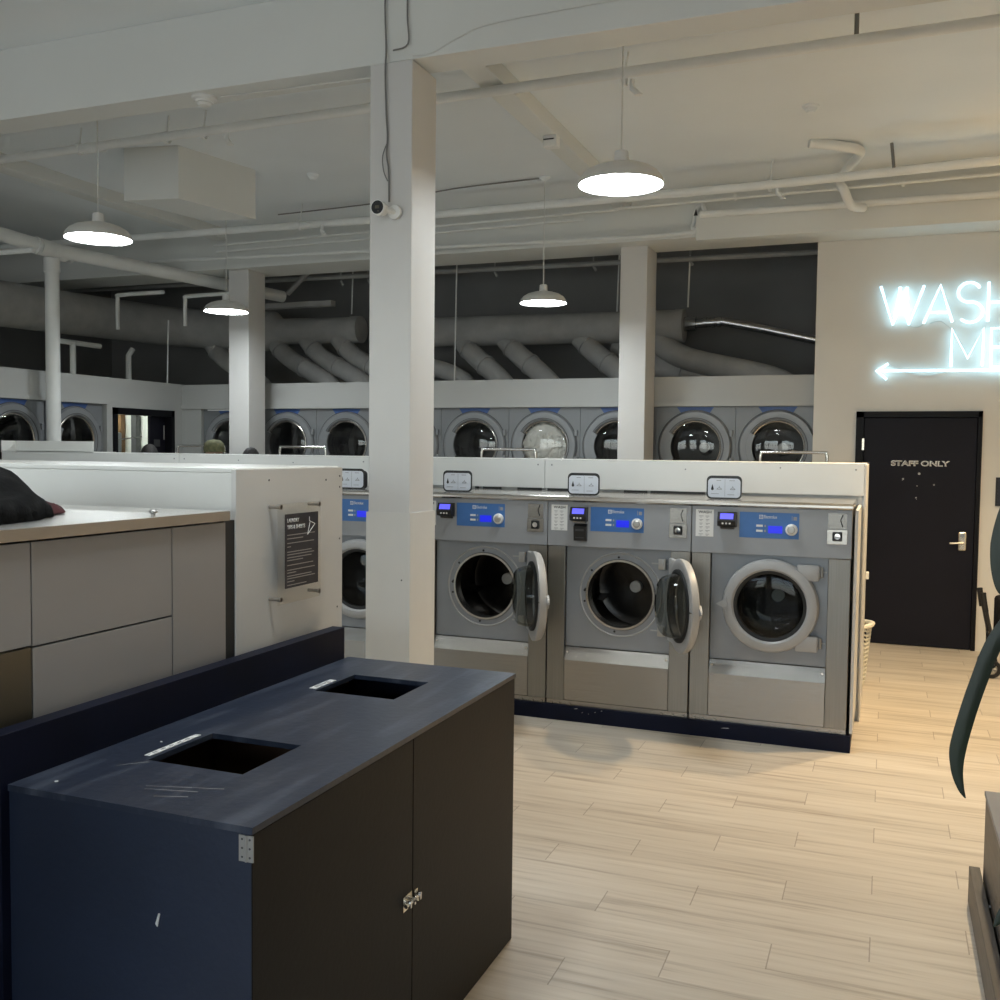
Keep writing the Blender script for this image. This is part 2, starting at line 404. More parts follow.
# room behind the side door
b = B()
bx(b, -9.9, -9.8, 7.2, 10.4, 0, 2.35); bx(b, -9.8, -7.76, 10.3, 10.4, 0, 2.35); bx(b, -9.8, -8.75, 7.2, 7.3, 0, 2.35); bx(b, -9.9, -8.72, 7.2, 10.4, 2.35, 2.4)
bx(b, -8.72, -7.76, 8.2, 10.4, 2.30, 2.35)
struct('wall_utility', b, 'bright')

# columns
def column(loc, sx, sy, h, label, wrap=False):
    t = thing('column', label, 'column', loc, group='square white columns')
    b = B(); bx(b, -sx/2, sx/2, 0, sy, 0, h, .006); obj('shaft', b, 'colm', t)
    if wrap:
        b = B(); w = .007
        bx(b, -sx/2-w, sx/2+w, -w, -.0005, 0, 1.345); bx(b, -sx/2-w, sx/2+w, sy+.0005, sy+w, 0, 1.345)
        bx(b, -sx/2-w, -sx/2-.0005, 0, sy, 0, 1.345); bx(b, sx/2+.0005, sx/2+w, 0, sy, 0, 1.345)
        obj('board_wrap', b, 'wrap', t)
        b = B(); cyl(b, (.078, -w-.002, 1.01), .004, 0, .003, 'y', 10); obj('screw', b, 'dgrey', t)
    return t
column((-2.31, 4.385, 0), .232, .275, 3.545, 'square white column nearest the camera, with a camera and cables on it', True)
column((-6.43, 8.80, 0), .25, .30, 3.53, 'square white column far left, beside the row of dryers', False)
column((-2.205, 8.92, 0), .25, .385, 3.53, 'square white column in front of the right-hand dryers')

# round pipe column with its branch
t = thing('pipe_column', 'white round steel pipe column with a tee, far left', 'pipe', (-7.47, 7.31, 0))
b = B(); tube(b, [(0, 0, 0), (0, 0, 3.37)], .065, 24); obj('post', b, 'pipe', t, True)
b = B(); tube(b, [(0, 0, 3.31), (0, 0, 3.44)], .075, 24); tube(b, [(0, -.16, 3.525), (0, .16, 3.51)], .078, 24); obj('tee', b, 'pipe', t, True)
b = B(); tube(b, [(0, -1.7, 3.60), (0, 0, 3.52), (.36, 1.3, 3.49), (.85, 2.6, 3.42)], .066, 20); obj('cross_pipe', b, 'pipe', t, True)
for p in ((0, -.2, 3.527), (0, .2, 3.513)):
    b = B(); tube(b, [p, (p[0]+.003, p[1]+.03, p[2]-.001)], .082, 24); obj('coupling', b, 'pipe', t, True)

# ------------------------------------------------------------------ ducts above the dryers
t = thing('exhaust_duct', 'wide round duct behind the left wall, ending above the left dryers', 'duct', group='large round ducts')
b = B(); P_ = curve([(-8.75, 4.5, 3.10), (-8.72, 7.7, 3.14), (-8.65, 9.3, 3.17), (-8.3, 10.05, 3.15), (-7.7, 10.3, 3.12), (-7.1, 10.3, 3.08)], 8); tube(b, P_, .24, 30); obj('wide_section', b, 'duct', t, True)
b = B(); tube(b, [(-7.2, 10.3, 3.085), (-7.0, 10.3, 3.08), (-6.9, 10.3, 3.07), (-5.86, 10.3, 3.06)], [.24, .235, .155, .15], 28); obj('duct_pipe', b, 'duct', t, True)
b = B(); tube(b, [(-5.93, 10.3, 3.06), (-5.80, 10.3, 3.06)], .158, 28); obj('end_cap', b, 'duct', t, True)
def branch(parent, p0, p1, p2, r=.1, seams=True):
    p3 = (p2[0]+.12, p2[1]-.05, 2.10)
    b = B(); pts = curve([p0, p1, p2, p3], 8); tube(b, pts, r, 20)
    if seams:
        for k in (5, 11):
            d = (pts[k+1]-pts[k]).normalized()*.012; tube(b, [pts[k]-d, pts[k]+d], r+.012, 20)
    obj('branch_duct', b, 'duct', parent, True)
for x in (-7.95, -7.02, -6.56, -6.12):
    branch(t, (x, 10.3, 2.98), (x+.28, 10.22, 2.74), (x+.95, 10.05, 2.40), .105)
t = thing('exhaust_duct', 'long round duct in the dark space above the middle and right dryers', 'duct', group='large round ducts')
b = B(); tube(b, [(-5.3, 10.3, 3.0), (-4.0, 10.3, 2.99), (-2.05, 10.3, 2.97)], .165, 28); obj('duct_pipe', b, 'duct', t, True)
b = B(); tube(b, [(-2.09, 10.3, 2.97), (-2.0, 10.3, 2.97)], .172, 28); obj('end_collar', b, 'duct', t, True)
for x in (-4.50, -3.98, -3.12):
    branch(t, (x, 10.3, 2.88), (x+.2, 10.2, 2.70), (x+.62, 10.0, 2.38), .11)
branch(t, (-2.32, 10.3, 2.86), (-1.95, 10.2, 2.62), (-1.0, 10.0, 2.36), .12, False)
branch(t, (-2.75, 10.45, 2.82), (-2.25, 10.35, 2.56), (-1.6, 10.2, 2.36), .12)
branch(t, (-5.25, 10.3, 2.62), (-4.8, 10.25, 2.58), (-4.4, 10.2, 2.40), .10, False)
b = B(); tube(b, [(-2.0, 10.3, 2.985), (-1.88, 10.3, 2.985)], .075, 20); tube(b, [(-1.88, 10.3, 2.985), (-1.62, 10.3, 3.0)], .045, 16)
tube(b, [(-1.62, 10.3, 3.0), (-1.2, 10.3, 2.91), (-.66, 10.3, 2.775)], .045, 16)
for x in (-1.80, -1.72, -1.66): tube(b, [(x, 10.3, 2.993), (x+.03, 10.3, 2.995)], .054, 16)
tag(obj('flue_pipe', b, 'silver', t, True), 'bare silver flue pipe')
# hangers and small conduits in the dark space
b = B(); tube(b, [(-10.2, 10.0, 3.66), (-.66, 10.0, 3.585)], .026, 12)
for x in (-5.9, -5.55, -4.0, -2.9, -1.9): tube(b, [(x, 10.0, 3.63), (x, 10.0, CZ)], .008, 6); tube(b, [(x, 10.0, 3.58), (x+.03, 10.0, 3.53)], .014, 8)
tag(obj('sprinkler_pipe', b, 'duct', None, True), 'thin sprinkler pipe in the dark space above the dryers', 'pipe', 'sprinkler pipes')
for i, (x, y, z0, z1, lb) in enumerate(((-5.93, 10.3, 3.245, CZ, 'thin hanger rod above the capped duct end'), (-4.42, 9.9, 2.38, CZ, 'long thin rod left of the far centre lamp'), (-2.72, 10.3, 3.13, CZ, 'thin hanger rod behind the right of the far centre lamp'), (-1.93, 10.1, 3.13, CZ, 'thin hanger rod at the duct end collar'), (-7.70, 9.2, 2.38, 3.1, 'thin vertical conduit above the side doorway'))):
    b = B(); tube(b, [(x, y, z0), (x+.02, y, z1)], .008, 8); tag(obj('hanger_rod', b, 'pipe', None, True), lb, 'rod', 'hanger rods')
# supports hanging to the left duct
for i, (x, y, z0, z1) in enumerate(((-7.25, 6.3, 2.95, 3.27), (-7.86, 8.6, 2.93, 3.3), (-7.2, 8.9, 2.98, 3.3))):
    b = B(); tube(b, curve([(x, y, z0), (x, y, z1-.04), (x+.05, y, z1), (x+.6, y+.02, z1+.01)], 4), .022, 10)
    tag(obj('conduit', b, 'pipe', None, True), ('white bent conduit at the far left edge', 'white bent conduit right of the round pipe column', 'second bent conduit right of the round pipe column')[i], 'conduit', 'bent conduits')
for i, (x, y) in enumerate(((-8.3, 8.4), (-8.3, 9.25))):
    b = B(); tube(b, [(x, y, 2.42), (x, y, 2.72), (x+.02, y+.05, 2.80)] if i else [(x, y, 2.42), (x, y, 2.78)], .032, 14)
    if not i: tube(b, [(x, y-.2, 2.78), (x, y+.40, 2.78)], .028, 12)
    tag(obj('vent_pipe', b, 'pipe', None, True), ('tee-shaped vent pipe above the left dryers', 'bent vent pipe above the side doorway')[i], 'pipe', 'vent pipes')
b = B(); bx(b, -7.15, -6.0, 9.95, 10.05, 3.3, 3.36); tube(b, [(-6.55, 9.9, 3.45), (-5.95, 9.9, CZ)], .03, 8); tag(obj('duct_bracket', b, 'duct'), 'slanted steel bracket above the duct beside the left column', 'bracket')
# wall duct of the left wall running down
b = B(); tube(b, curve([(-8.4, 6.2, 3.0), (-8.2, 6.6, 2.75), (-8.1, 7.1, 2.42)], 6), .13, 20); tag(obj('branch_duct', b, 'duct', None, True), 'slanting duct above the leftmost dryer at the picture edge', 'duct')

# ------------------------------------------------------------------ ceiling pipes
def clamp(parent, p, r, rod=True):
    b = B(); lathe(b, [(r+.004, -.012), (r+.012, -.012), (r+.012, .012), (r+.004, .012)], p, 16, 'x', True)
    if rod: tube(b, [(p[0], p[1], p[2]+r), (p[0]+.02, p[1], CZ)], .006, 6)
    obj('clamp', b, 'pipe', parent, True)
def sprinkler(parent, p):
    b = B(); tube(b, [p, (p[0], p[1]-.01, p[2]-.05)], .014, 10); tube(b, [(p[0], p[1]-.01, p[2]-.05), (p[0]+.04, p[1]-.03, p[2]-.09)], .016, 10)
    lathe(b, [(0, 0), (.024, 0), (.024, .006), (0, .006)], (p[0]+.045, p[1]-.03, p[2]-.10), 12, 'z'); obj('sprinkler_head', b, 'pipe', parent, True)
t = thing('sprinkler_pipe', 'white sprinkler pipe along the ceiling just behind the nearest beam', 'pipe', group='sprinkler pipes')
b = B(); tube(b, [(-10.3, 5.74, 3.80), (3.25, 5.47, 3.80)], .030, 16); obj('pipe_run', b, 'pipe', t, True)
for x in (-4.41, -4.72, -1.47, -5.5): clamp(t, (x, 5.65, 3.80), .03)
for x in (-4.2, -1.42): sprinkler(t, (x, 5.63, 3.78))
b = B(); tube(b, [(-.215, 5.56, 3.82), (-.215, 5.56, CZ)], .012, 8); obj('hanger', b, 'cable', t, True)
b = B(); tube(b, [(-5.45, 5.66, 3.80), (-5.28, 5.655, 3.80)], .037, 16); obj('coupling', b, 'pipe', t, True)
t = thing('sprinkler_pipe', 'white sprinkler pipe in front of the far beam, warm-lit at its right end', 'pipe', group='sprinkler pipes')
b = B(); tube(b, [(-10.3, 7.9, 3.75), (-4.3, 8.1, 3.75), (-1.1, 8.05, 3.75), (3.25, 7.7, 3.75)], .033, 16); obj('pipe_run', b, 'pipe', t, True)
for x in (-5.2, -.92): clamp(t, (x, 8.07, 3.75), .033)
for x in (-4.95, -.86): sprinkler(t, (x, 8.05, 3.73))
b = B(); tube(b, [(-.02, 7.93, 3.77), (-.04, 7.93, CZ)], .012, 8); obj('hanger', b, 'cable', t, True)
t = thing('conduit', 'thin white conduit between the right sprinkler pipe and the far beam', 'conduit', group='ceiling conduits')
b = B(); tube(b, [(-2.3, 8.56, 3.79), (3.2, 8.45, 3.815)], .013, 10); obj('conduit_run', b, 'pipe', t, True)
for x in (-1.25, .05): clamp(t, (x, 8.53, 3.797), .013, False)
b = B(); tube(b, [(-6.6, 8.62, 3.76), (-2.27, 8.6, 3.79), (-2.24, 8.6, 3.83)], .012, 10); tube(b, [(-6.6, 8.66, 3.70), (-2.6, 8.64, 3.74)], .012, 10)
tag(obj('conduit', b, 'pipe', None, True), 'pair of thin conduits on the far beam ending above the far centre lamp', 'conduit', 'ceiling conduits')
b = B(); tube(b, curve([(-7.5, 8.70, 3.66), (-3.44, 8.70, 3.585), (-1.75, 8.70, 3.565), (-1.64, 8.70, 3.62), (-1.61, 8.70, 3.76), (-1.56, 8.70, 3.80), (-1.53, 8.70, 3.74)], 6), .018, 12)
tag(obj('conduit', b, 'pipe', None, True), 'white conduit low on the far beam that bends up at the step', 'conduit', 'ceiling conduits')
b = B(); tube(b, [(-1.56, 8.63, 3.70), (3.2, 8.60, 3.66)], .028, 12); tag(obj('conduit', b, 'pipe', None, True), 'thicker white conduit along the stepped face of the far beam, right side', 'conduit', 'ceiling conduits')
b = B(); tube(b, curve([(-.60, 7.66, 3.93), (-.40, 7.74, 3.91), (-.27, 7.85, 3.90), (-.27, 8.0, 3.90), (-.37, 8.25, 3.86), (-.42, 8.35, 3.80), (-.385, 8.33, 3.74), (-.33, 8.45, 3.64), (-.24, 8.58, 3.645)], 6), .036, 16)
tag(obj('drain_elbow', b, 'pipe', None, True), 'white bent pipe dropping from the ceiling behind the right sprinkler pipe', 'pipe')
b = B(); prism(b, [(-1.62, 3.70), (-1.585, 3.70), (-1.60, 3.76)], 8.652, 8.657, 'y'); tag(obj('beam_notch', b, 'ink'), 'small black triangular gap at the step of the far beam', 'gap')

# hanging white box on the ceiling
t = thing('ceiling_box', 'white boxed-in bulkhead hanging from the ceiling at upper left', 'box', (-5.23, 6.5, 3.55))
b = B(); prism(b, [(-.31, -.36), (.14, -.28), (.30, .48), (-.15, .40)], 0, .40, 'z'); obj('casing', b, 'beam', t)
# ceiling devices
def disc_device(name, label, cat, p, r, m='white', group=None):
    t = thing(name, label, cat, p, group=group)
    b = B(); lathe(b, [(0, 0), (r, 0), (r, -.012), (r*.75, -.02), (r*.72, -.03), (0, -.034)], (0, 0, 0), 28); obj('base', b, m, t, True)
    b = B(); lathe(b, [(r*.55, -.031), (r*.6, -.035), (r*.45, -.045), (0, -.047)], (0, 0, 0), 24); obj('cover', b, m, t, True)
    return t
disc_device('smoke_detector', 'round white smoke detector under the nearest beam', 'smoke detector', (-3.50, 4.49, 3.55), .066)
disc_device('ceiling_sensor', 'small white sensor on the ceiling between the sprinkler pipes, right side', 'sensor', (-.54, 6.92, CZ), .055, 'ceil')
disc_device('ceiling_sensor', 'small round ceiling sensor right of the hanging white box', 'sensor', (-4.55, 7.25, CZ), .05, 'ceil')
t = thing('junction_box', 'white junction box with a dark slot on the ceiling joist', 'junction box', (-2.235, 6.62, 3.84))
b = B(); bx(b, -.05, .05, -.04, .04, -.08, 0, .006); obj('housing', b, 'white', t); b = B(); bx(b, -.046, .03, -.0425, -.0405, -.034, -.026); obj('slot', b, 'ink', t)
# camera and cables on the near column
t = thing('security_camera', 'small white security camera with round dark lens on the near column', 'camera', (-2.275, 4.374, 2.815))
b = B(); cyl(b, (0, 0, 0), .034, -.018, -.001, 'y', 24); obj('base', b, 'white', t, True)
b = B(); tube(b, [(0, -.01, 0), (-.03, -.06, .006)], .014, 10); obj('arm', b, 'white', t, True)
b = B(); lathe(b, [(0, .03), (.03, .028), (.037, 0), (.036, -.03), (.031, -.032)], (-.052, -.06, .01), 28, 'y'); obj('shell', b, 'white', t, True)
b = B(); cyl(b, (-.052, -.0925, .01), .032, 0, .004, 'y', 28); obj('lens_plate', b, 'black', t, True)
b = B(); bx(b, -.063, -.041, -.095, -.0925, .004, .018); cyl(b, (-.047, -.094, -.008), .0035, 0, .002, 'y', 10); obj('lens', b, 'lamd', t)
b = B(); tube(b, curve([(-2.23, 4.39, 3.95), (-2.325, 4.388, 3.93), (-2.345, 4.385, 3.85), (-2.34, 4.388, 3.62), (-2.335, 4.372, 3.50), (-2.33, 4.374, 3.30), (-2.322, 4.374, 3.19), (-2.325, 4.372, 3.10), (-2.315, 4.374, 3.02), (-2.312, 4.374, 2.87)], 6), .0045, 8)
tube(b, curve([(-2.225, 4.388, 3.93), (-2.225, 4.388, 3.75), (-2.22, 4.386, 3.62), (-2.30, 4.386, 3.60)], 5), .004, 8)
tube(b, curve([(-2.325, 4.372, 3.15), (-2.345, 4.368, 3.09), (-2.34, 4.37, 3.02), (-2.318, 4.371, 2.97)], 5), .003, 6)
tag(obj('camera_cable', b, 'cable', None, True), 'grey cable hanging down the near column to the camera', 'cable', 'cables')
b = B(); tube(b, curve([(-2.20, 4.40, 3.565), (-2.10, 4.40, 3.565), (-1.95, 4.396, 3.62), (-1.75, 4.395, 3.66), (-1.0, 4.395, 3.68), (.4, 4.395, 3.72)], 6), .004, 8)
tag(obj('beam_cable', b, 'cablew', None, True), 'thin white cable looping right from the near column along the beam', 'cable', 'cables')
b = B(); tube(b, curve([(-3.40, 4.50, 3.545), (-3.0, 4.52, 3.545), (-2.75, 4.5, 3.535), (-2.42, 4.5, 3.53)], 5), .004, 8)
tag(obj('beam_cable', b, 'cablew', None, True), 'thin white cable from the smoke detector to the near column', 'cable', 'cables')
b = B(); tube(b, curve([(-5.6, 8.3, 3.93), (-4.4, 8.2, 3.93), (-3.6, 8.0, 3.935), (-2.79, 7.95, 3.94)], 5), .006, 8)
tag(obj('ceiling_cable', b, 'cable', None, True), 'grey cable along the ceiling into the far centre lamp canopy', 'cable', 'cables')

# ------------------------------------------------------------------ pendant lamps
def pendant(x, y, z, r, label, canopy=True):
    t = thing('pendant_lamp', label, 'lamp', (x, y, z), group='white dome pendant lamps')
    s = r/.22
    b = B(); pr_ = [(.22, 0), (.213, .028), (.19, .058), (.15, .082), (.10, .098), (.05, .108), (.035, .112)]
    lathe(b, [(q*s, h*s) for q, h in pr_] + [((q-.003)*s, (h-.003)*s) for q, h in pr_[::-1]], (0, 0, 0), 48, 'z', True); obj('shade', b, 'enamel', t, True)
    b = B(); lathe(b, [(.03*s, .17*s), (.036*s, .165*s), (.040*s, .105*s), (0, .10*s)], (0, 0, 0), 24); lathe(b, [(0, .172*s), (.03*s, .17*s)], (0, 0, 0), 24); obj('socket_cap', b, 'paper', t, True)
    b = B(); lathe(b, [(0, .012*s), (.12*s, .008*s), (.205*s, .012*s), (.19*s, .03*s), (0, .05*s)], (0, 0, 0), 40); obj('diffuser', b, 'glow', t, True)
    b = B(); tube(b, [(0, 0, .17*s), (0, 0, CZ-z)], .0045, 8); obj('cord', b, 'cablew', t, True)
    if canopy: b = B(); lathe(b, [(.045, CZ-z-.001), (.045, CZ-z-.015), (.02, CZ-z-.035), (0, CZ-z-.035)], (0, 0, 0), 20); obj('canopy', b, 'ceil', t, True)
    return t
pendant(-4.91, 5.2, 3.03, .215, 'white dome pendant lamp at the left, nearest the left edge')
pendant(-1.39, 5.3, 3.105, .232, 'large white dome pendant lamp at upper centre')
pendant(-5.95, 7.95, 2.96, .211, 'small white dome pendant lamp in front of the left column')
pendant(-2.738, 7.95, 2.902, .198, 'small white dome pendant lamp beside the right column')
pendant(-1.6, 2.35, 3.03, .215, 'white dome pendant lamp above the bin cabinet, outside the picture')
pendant(-3.6, 1.2, 2.95, .215, 'white dome pendant lamp above the machine block, outside the picture')
# warm spotlights at the right
def spot(x, y, z, label, ex):
    t = thing('ceiling_spotlight', label, 'spotlight', (x, y, z), group='warm ceiling spotlights')
    b = B(); tube(b, [(0, 0, .07), (0, 0, CZ-z)], .012, 10); obj('stem', b, 'enamel', t, True)
    b = B(); lathe(b, [(.05, -.06), (.052, .05), (.03, .07), (0, .07)], (0, 0, 0), 24); obj('can', b, 'enamel', t, True)
    b = B(); lathe(b, [(0, -.052), (.045, -.050), (.045, -.04), (0, -.04)], (0, 0, 0), 24); obj('bulb', b, 'warmglow', t, True)
    l = bpy.data.lights.new('spot_lamp', 'SPOT'); l.energy = ex; l.color = (1, .76, .46); l.spot_size = R(118); l.spot_blend = .8; l.shadow_soft_size = .045
    lo = bpy.data.objects.new('spot_lamp', l); COL.objects.link(lo); lo.parent = t; lo.location = (0, 0, -.065); lo.rotation_euler = (0, 0, 0)
spot(.575, 6.1, 3.70, 'warm ceiling spotlight at the right edge of the picture', 230)
spot(.645, 6.85, 3.68, 'warm ceiling spotlight behind the first, at the right edge', 230)

t = thing('added_globe', 'unseen warm globe added by the far beam to light the pipe, just outside the picture to the right', 'lamp', (1.02, 7.62, 3.42))  # globe added out of view to warm the right end of the pipe
b = B(); tube(b, [(0, 0, .07), (0, 0, CZ-3.42)], .008, 8); obj('stem', b, 'enamel', t, True)
b = B(); bmesh.ops.create_uvsphere(b, u_segments=20, v_segments=12, radius=.07); obj('globe', b, 'warmglobe', t, True)
# ------------------------------------------------------------------ washers
WW = .885
def washer(x, label, opened=None, keypad=False, bright_coin=False):
    t = thing('washing_machine', label, 'washing machine', (x, 5.78, 0), group='front-load washing machines in the row')
    cx, cz, rd = .455, .795, .205
    b = B()
    bx(b, .004, .018, .03, .68, .13, 1.355); bx(b, .867, .881, .03, .68, .13, 1.355); bx(b, .018, .867, .665, .68, .13, 1.355)
    bx(b, .018, .867, .03, .665, .13, .145)
    obj('cabinet', b, 'steelv', t)
    for x0, x1 in ((.004, .113), (.764, .881)):
        b = B(); bx(b, x0, x1, 0, .029, .125, 1.078, .003); obj('corner_post', b, 'steelv', t)
    b = B(); holed(b, .115, .762, .46, 1.078, cx, cz, rd, .034, .044); obj('front_plate', b, 'front', t)
    b = B(); lathe(b, [(.258, .034), (.252, .028), (.246, .034)], (cx, 0, cz), 64, 'y')
    bx(b, cx+.19, .755, .028, .034, cz-.205, cz-.198); bx(b, cx+.19, .755, .028, .034, cz+.198, cz+.205); obj('door_recess_rim', b, 'ring', t, True)
    b = B()
    for a in (93, 142, 193, 262): cyl(b, (cx+.228*cos(R(a)), .031, cz+.228*sin(R(a))), .007, 0, .004, 'y', 12)
    tube(b, [(cx-.226, .0315, cz+.012), (cx-.214, .0315, cz+.028)], .008, 8); obj('screw', b, 'black', t, True)
    b = B(); lathe(b, [(rd+.012, .034), (rd+.008, .022), (rd-.004, .022), (rd-.008, .05), (rd-.008, .10)], (cx, 0, cz), 64, 'y'); obj('drum_rim', b, 'hood', t, True)
    b = B(); lathe(b, [(.197, .06), (.245, .09), (.25, .12), (.25, .46), (.20, .475), (.05, .46), (0, .46)], (cx, 0, cz), 64, 'y'); d = obj('drum', b, 'drum', t, True)
    for a in (200, 320, 80):
        b = B(); ca, sa = cos(R(a)), sin(R(a)); w = Vector((-sa, 0, ca))*.03
        p = [Vector((cx+ca*.248, 0, cz+sa*.248))-w, Vector((cx+ca*.19, 0, cz+sa*.19)), Vector((cx+ca*.248, 0, cz+sa*.248))+w]
        A = [b.verts.new((q.x, .12, q.z)) for q in p]; Bq = [b.verts.new((q.x, .45, q.z)) for q in p]
        for i, j in ((0, 1), (1, 2)): b.faces.new([A[i], A[j], Bq[j], Bq[i]])
        b.faces.new(A); obj('lifter', b, 'drum', d)
    b = B(); cyl(b, (cx, 0, cz), .037, .425, .46, 'y', 28); obj('drum_hub', b, 'hub', d, True)
    # kick panel
    b = B(); prism(b, [(.0, .128), (.0, .376), (.026, .455), (.034, .455), (.034, .128)], .1155, .7615, 'x'); k = obj('kick_panel', b, 'steel', t)
    for px in (.132, .745):
        b = B(); cyl(b, (px, -.0, .425), .007, .012, .022, 'y', 12); obj('bolt', b, 'chrome', k, True)
    b = B(); bx(b, .006, .879, .004, .05, .096, .124)
    for px in (.03, .08, .15, .72, .79, .85): bx(b, px, px+.012, -.004, .004, .098, .108)
    obj('base_rail', b, 'steel', t)
    # control fascia
    b = B(); bx(b, .002, .883, -.008, .034, 1.080, 1.352, .003); fa = obj('control_fascia', b, 'greyp', t)
    b = B(); bx(b, .274, .602, -.0095, -.008, 1.179, 1.325); cp = obj('display_panel', b, 'bluep', t)
    b = B(); bx(b, .434, .512, -.0105, -.0095, 1.208, 1.250); obj('screen', b, 'screen', cp)
    b = B()
    for z in (1.243, 1.214): bx(b, .368, .404, -.0115, -.0095, z, z+.012)
    obj('button', b, 'inkw', cp)
    b = B(); bx(b, .413, .421, -.0105, -.0095, 1.243, 1.254); bx(b, .413, .421, -.0105, -.0095, 1.214, 1.226); obj('indicator', b, 'inkd', cp)
    b = B(); lathe(b, [(.033, -.0095), (.033, -.022), (.029, -.030), (.022, -.032)], (.562, 0, 1.232), 28, 'y'); obj('knob_ring', b, 'inkw', cp, True)
    b = B(); lathe(b, [(.022, -.032), (.018, -.036), (0, -.037)], (.562, 0, 1.232), 28, 'y'); obj('knob', b, 'hub', cp, True)
    b = B(); bx(b, .383, .405, -.0105, -.0095, 1.288, 1.311); obj('emblem', b, 'inkw', cp)
    b = B()
    tube(b, [(.387, -.0108, 1.292), (.401, -.0108, 1.307)], .0015, 6); tube(b, [(.387, -.0108, 1.307), (.401, -.0108, 1.292)], .0015, 6)
    lathe(b, [(.0065, 0), (.0085, 0), (.0085, .001), (.0065, .001)], (.394, -.0115, 1.2995), 20, 'y', True); obj('emblem_mark', b, 'bluep', cp)
    text('brand_lettering', 'Electrolux', 'inkw', cp, .410, .482, 1.292, 1.310, -.0105)
    b = B(); bx(b, .571, .590, -.0102, -.0095, 1.285, 1.305); bx(b, .562, .565, -.0102, -.0095, 1.283, 1.31); obj('small_print', b, 'inkg', cp)
    # price sheet
    b = B(); bx(b, .024, .127, -.0095, -.008, 1.175, 1.332); ps = obj('price_sheet', b, 'paper', t)
    text('lettering', 'WASH', 'ink', ps, .038, .113, 1.309, 1.325, -.0102, bold=.012)
    b = B()
    for i in range(6):
        z = 1.292 - i*.021
        for px in (.045, .082): bx(b, px-random.uniform(0, .004), px+.018+random.uniform(0, .006), -.0102, -.0095, z, z+.003); bx(b, px+.002, px+.014, -.0102, -.0095, z-.007, z-.0045)
    obj('printed_line', b, 'inkg', ps)
    # card reader
    b = B(); prism(b, [(-.008, 1.235), (-.055, 1.243), (-.062, 1.272), (-.040, 1.322), (-.008, 1.322)], .155, .258, 'x')
    cr = obj('card_reader', b, 'black', t)
    dirv = Vector((0, .022, .050)).normalized()
    def on(u0, u1, s0, s1, nm, m, lift=.0012, th=.003):
        bb = B(); nrm = Vector((0, -dirv.z, dirv.y)); o0 = Vector((0, -.062, 1.272))
        vs = []
        for l in (lift, lift-th):
            for (u, s) in ((u0, s0), (u1, s0), (u1, s1), (u0, s1)): vs.append(bb.verts.new(Vector((u, 0, 0)) + o0 + dirv*s + nrm*l))
        for q in ((0,1,2,3),(7,6,5,4),(0,4,5,1),(1,5,6,2),(2,6,7,3),(3,7,4,0)): bb.faces.new([vs[i] for i in q])
        bmesh.ops.recalc_face_normals(bb, faces=bb.faces[:]); return obj(nm, bb, m, cr)
    on(.170, .244, .012, .046, 'reader_screen', 'lcd')
    b = B()
    for px in (.186, .206, .226): cyl(b, (px, -.0625, 1.258), .0055, -.001, .006, 'y', 12)
    obj('reader_button', b, 'inkw', cr)
    b = B(); prism(b, [(-.008, 1.222), (-.030, 1.226), (-.036, 1.236), (-.008, 1.238)], .170, .245, 'x'); obj('reader_slot', b, 'hub' if keypad else 'dgrey', cr)
    if keypad:
        b = B(); prism(b, [(-.008, 1.118), (-.030, 1.118), (-.040, 1.205), (-.008, 1.22)], .175, .255, 'x'); kp = obj('contactless_pad', b, 'black', cr)
        b = B(); bx(b, .188, .24, -.0425, -.038, 1.178, 1.19); bx(b, .188, .24, -.039, -.034, 1.135, 1.139); obj('pad_print', b, 'dgrey', kp)
    # coin box
    x0, x1 = .757, .856
    b = B(); bx(b, x0, x1, -.011, -.008, 1.245, 1.333); cb = obj('coin_slot_plate', b, 'steel', t)
    b = B(); tube(b, [(x1-.022, -.0115, 1.325), (x1-.034, -.0115, 1.295), (x1-.022, -.0115, 1.258)], .003, 6); obj('slot', b, 'ink', cb)
    b = B(); bx(b, x0-.004, x1+.004, -.014, -.008, 1.160, 1.243, .002); lb = obj('coin_box_lock', b, 'hood' if bright_coin else 'steel', t)
    b = B(); bx(b, x0+.024, x0+.076, -.021, -.014, 1.178, 1.230, .006); obj('lock_body', b, 'black', lb)
    b = B(); lathe(b, [(.017, -.021), (.016, -.026), (0, -.027)], (x0+.05, 0, 1.204), 20, 'y'); obj('lock_cylinder', b, 'chrome', lb, True)
    # hood
    b = B(); prism(b, [(-.014, 1.353), (-.022, 1.362), (-.022, 1.374), (-.012, 1.383), (.0, 1.386), (.685, 1.388), (.685, 1.356), (.03, 1.353)], .0005, .8845, 'x'); obj('top_cover', b, 'hood', t)
    # door, built round its hinge
    hx = .735; D = thing.__wrapped__ if False else None
    dr = bpy.data.objects.new('door', None)
    b = B(); c = (-(hx-cx), 0, 0)
    lathe(b, [(.202, -.012), (.202, -.040), (.212, -.052), (.238, -.054), (.258, -.044), (.266, -.022), (.266, -.004), (.258, -.0), (.236, -.002), (.205, -.004)], c, 72, 'y', True)
    for s in (1, -1):
        bx(b, -.135, -.018, -.040, -.012, s*.2-.044, s*.2+.044, .006)
    dr = obj('door', b, 'ring', t, True)
    b = B(); lathe(b, [(.207, -.010), (.207, -.034), (.196, -.036), (.183, -.030), (.183, .004), (.192, .012), (.207, .008)], c, 64, 'y', True); obj('gasket', b, 'rubber', dr, True)
    b = B(); lathe(b, [(.188, -.028), (.16, -.034), (.10, -.038), (0, -.040)], c, 56, 'y'); obj('outer_glass', b, 'glass', dr, True)
    b = B(); lathe(b, [(.185, .0), (.178, .05), (.165, .085), (.15, .097), (.08, .104), (0, .106)], c, 56, 'y'); obj('glass_bowl', b, 'bowl', dr, True)
    b = B(); z0 = 0
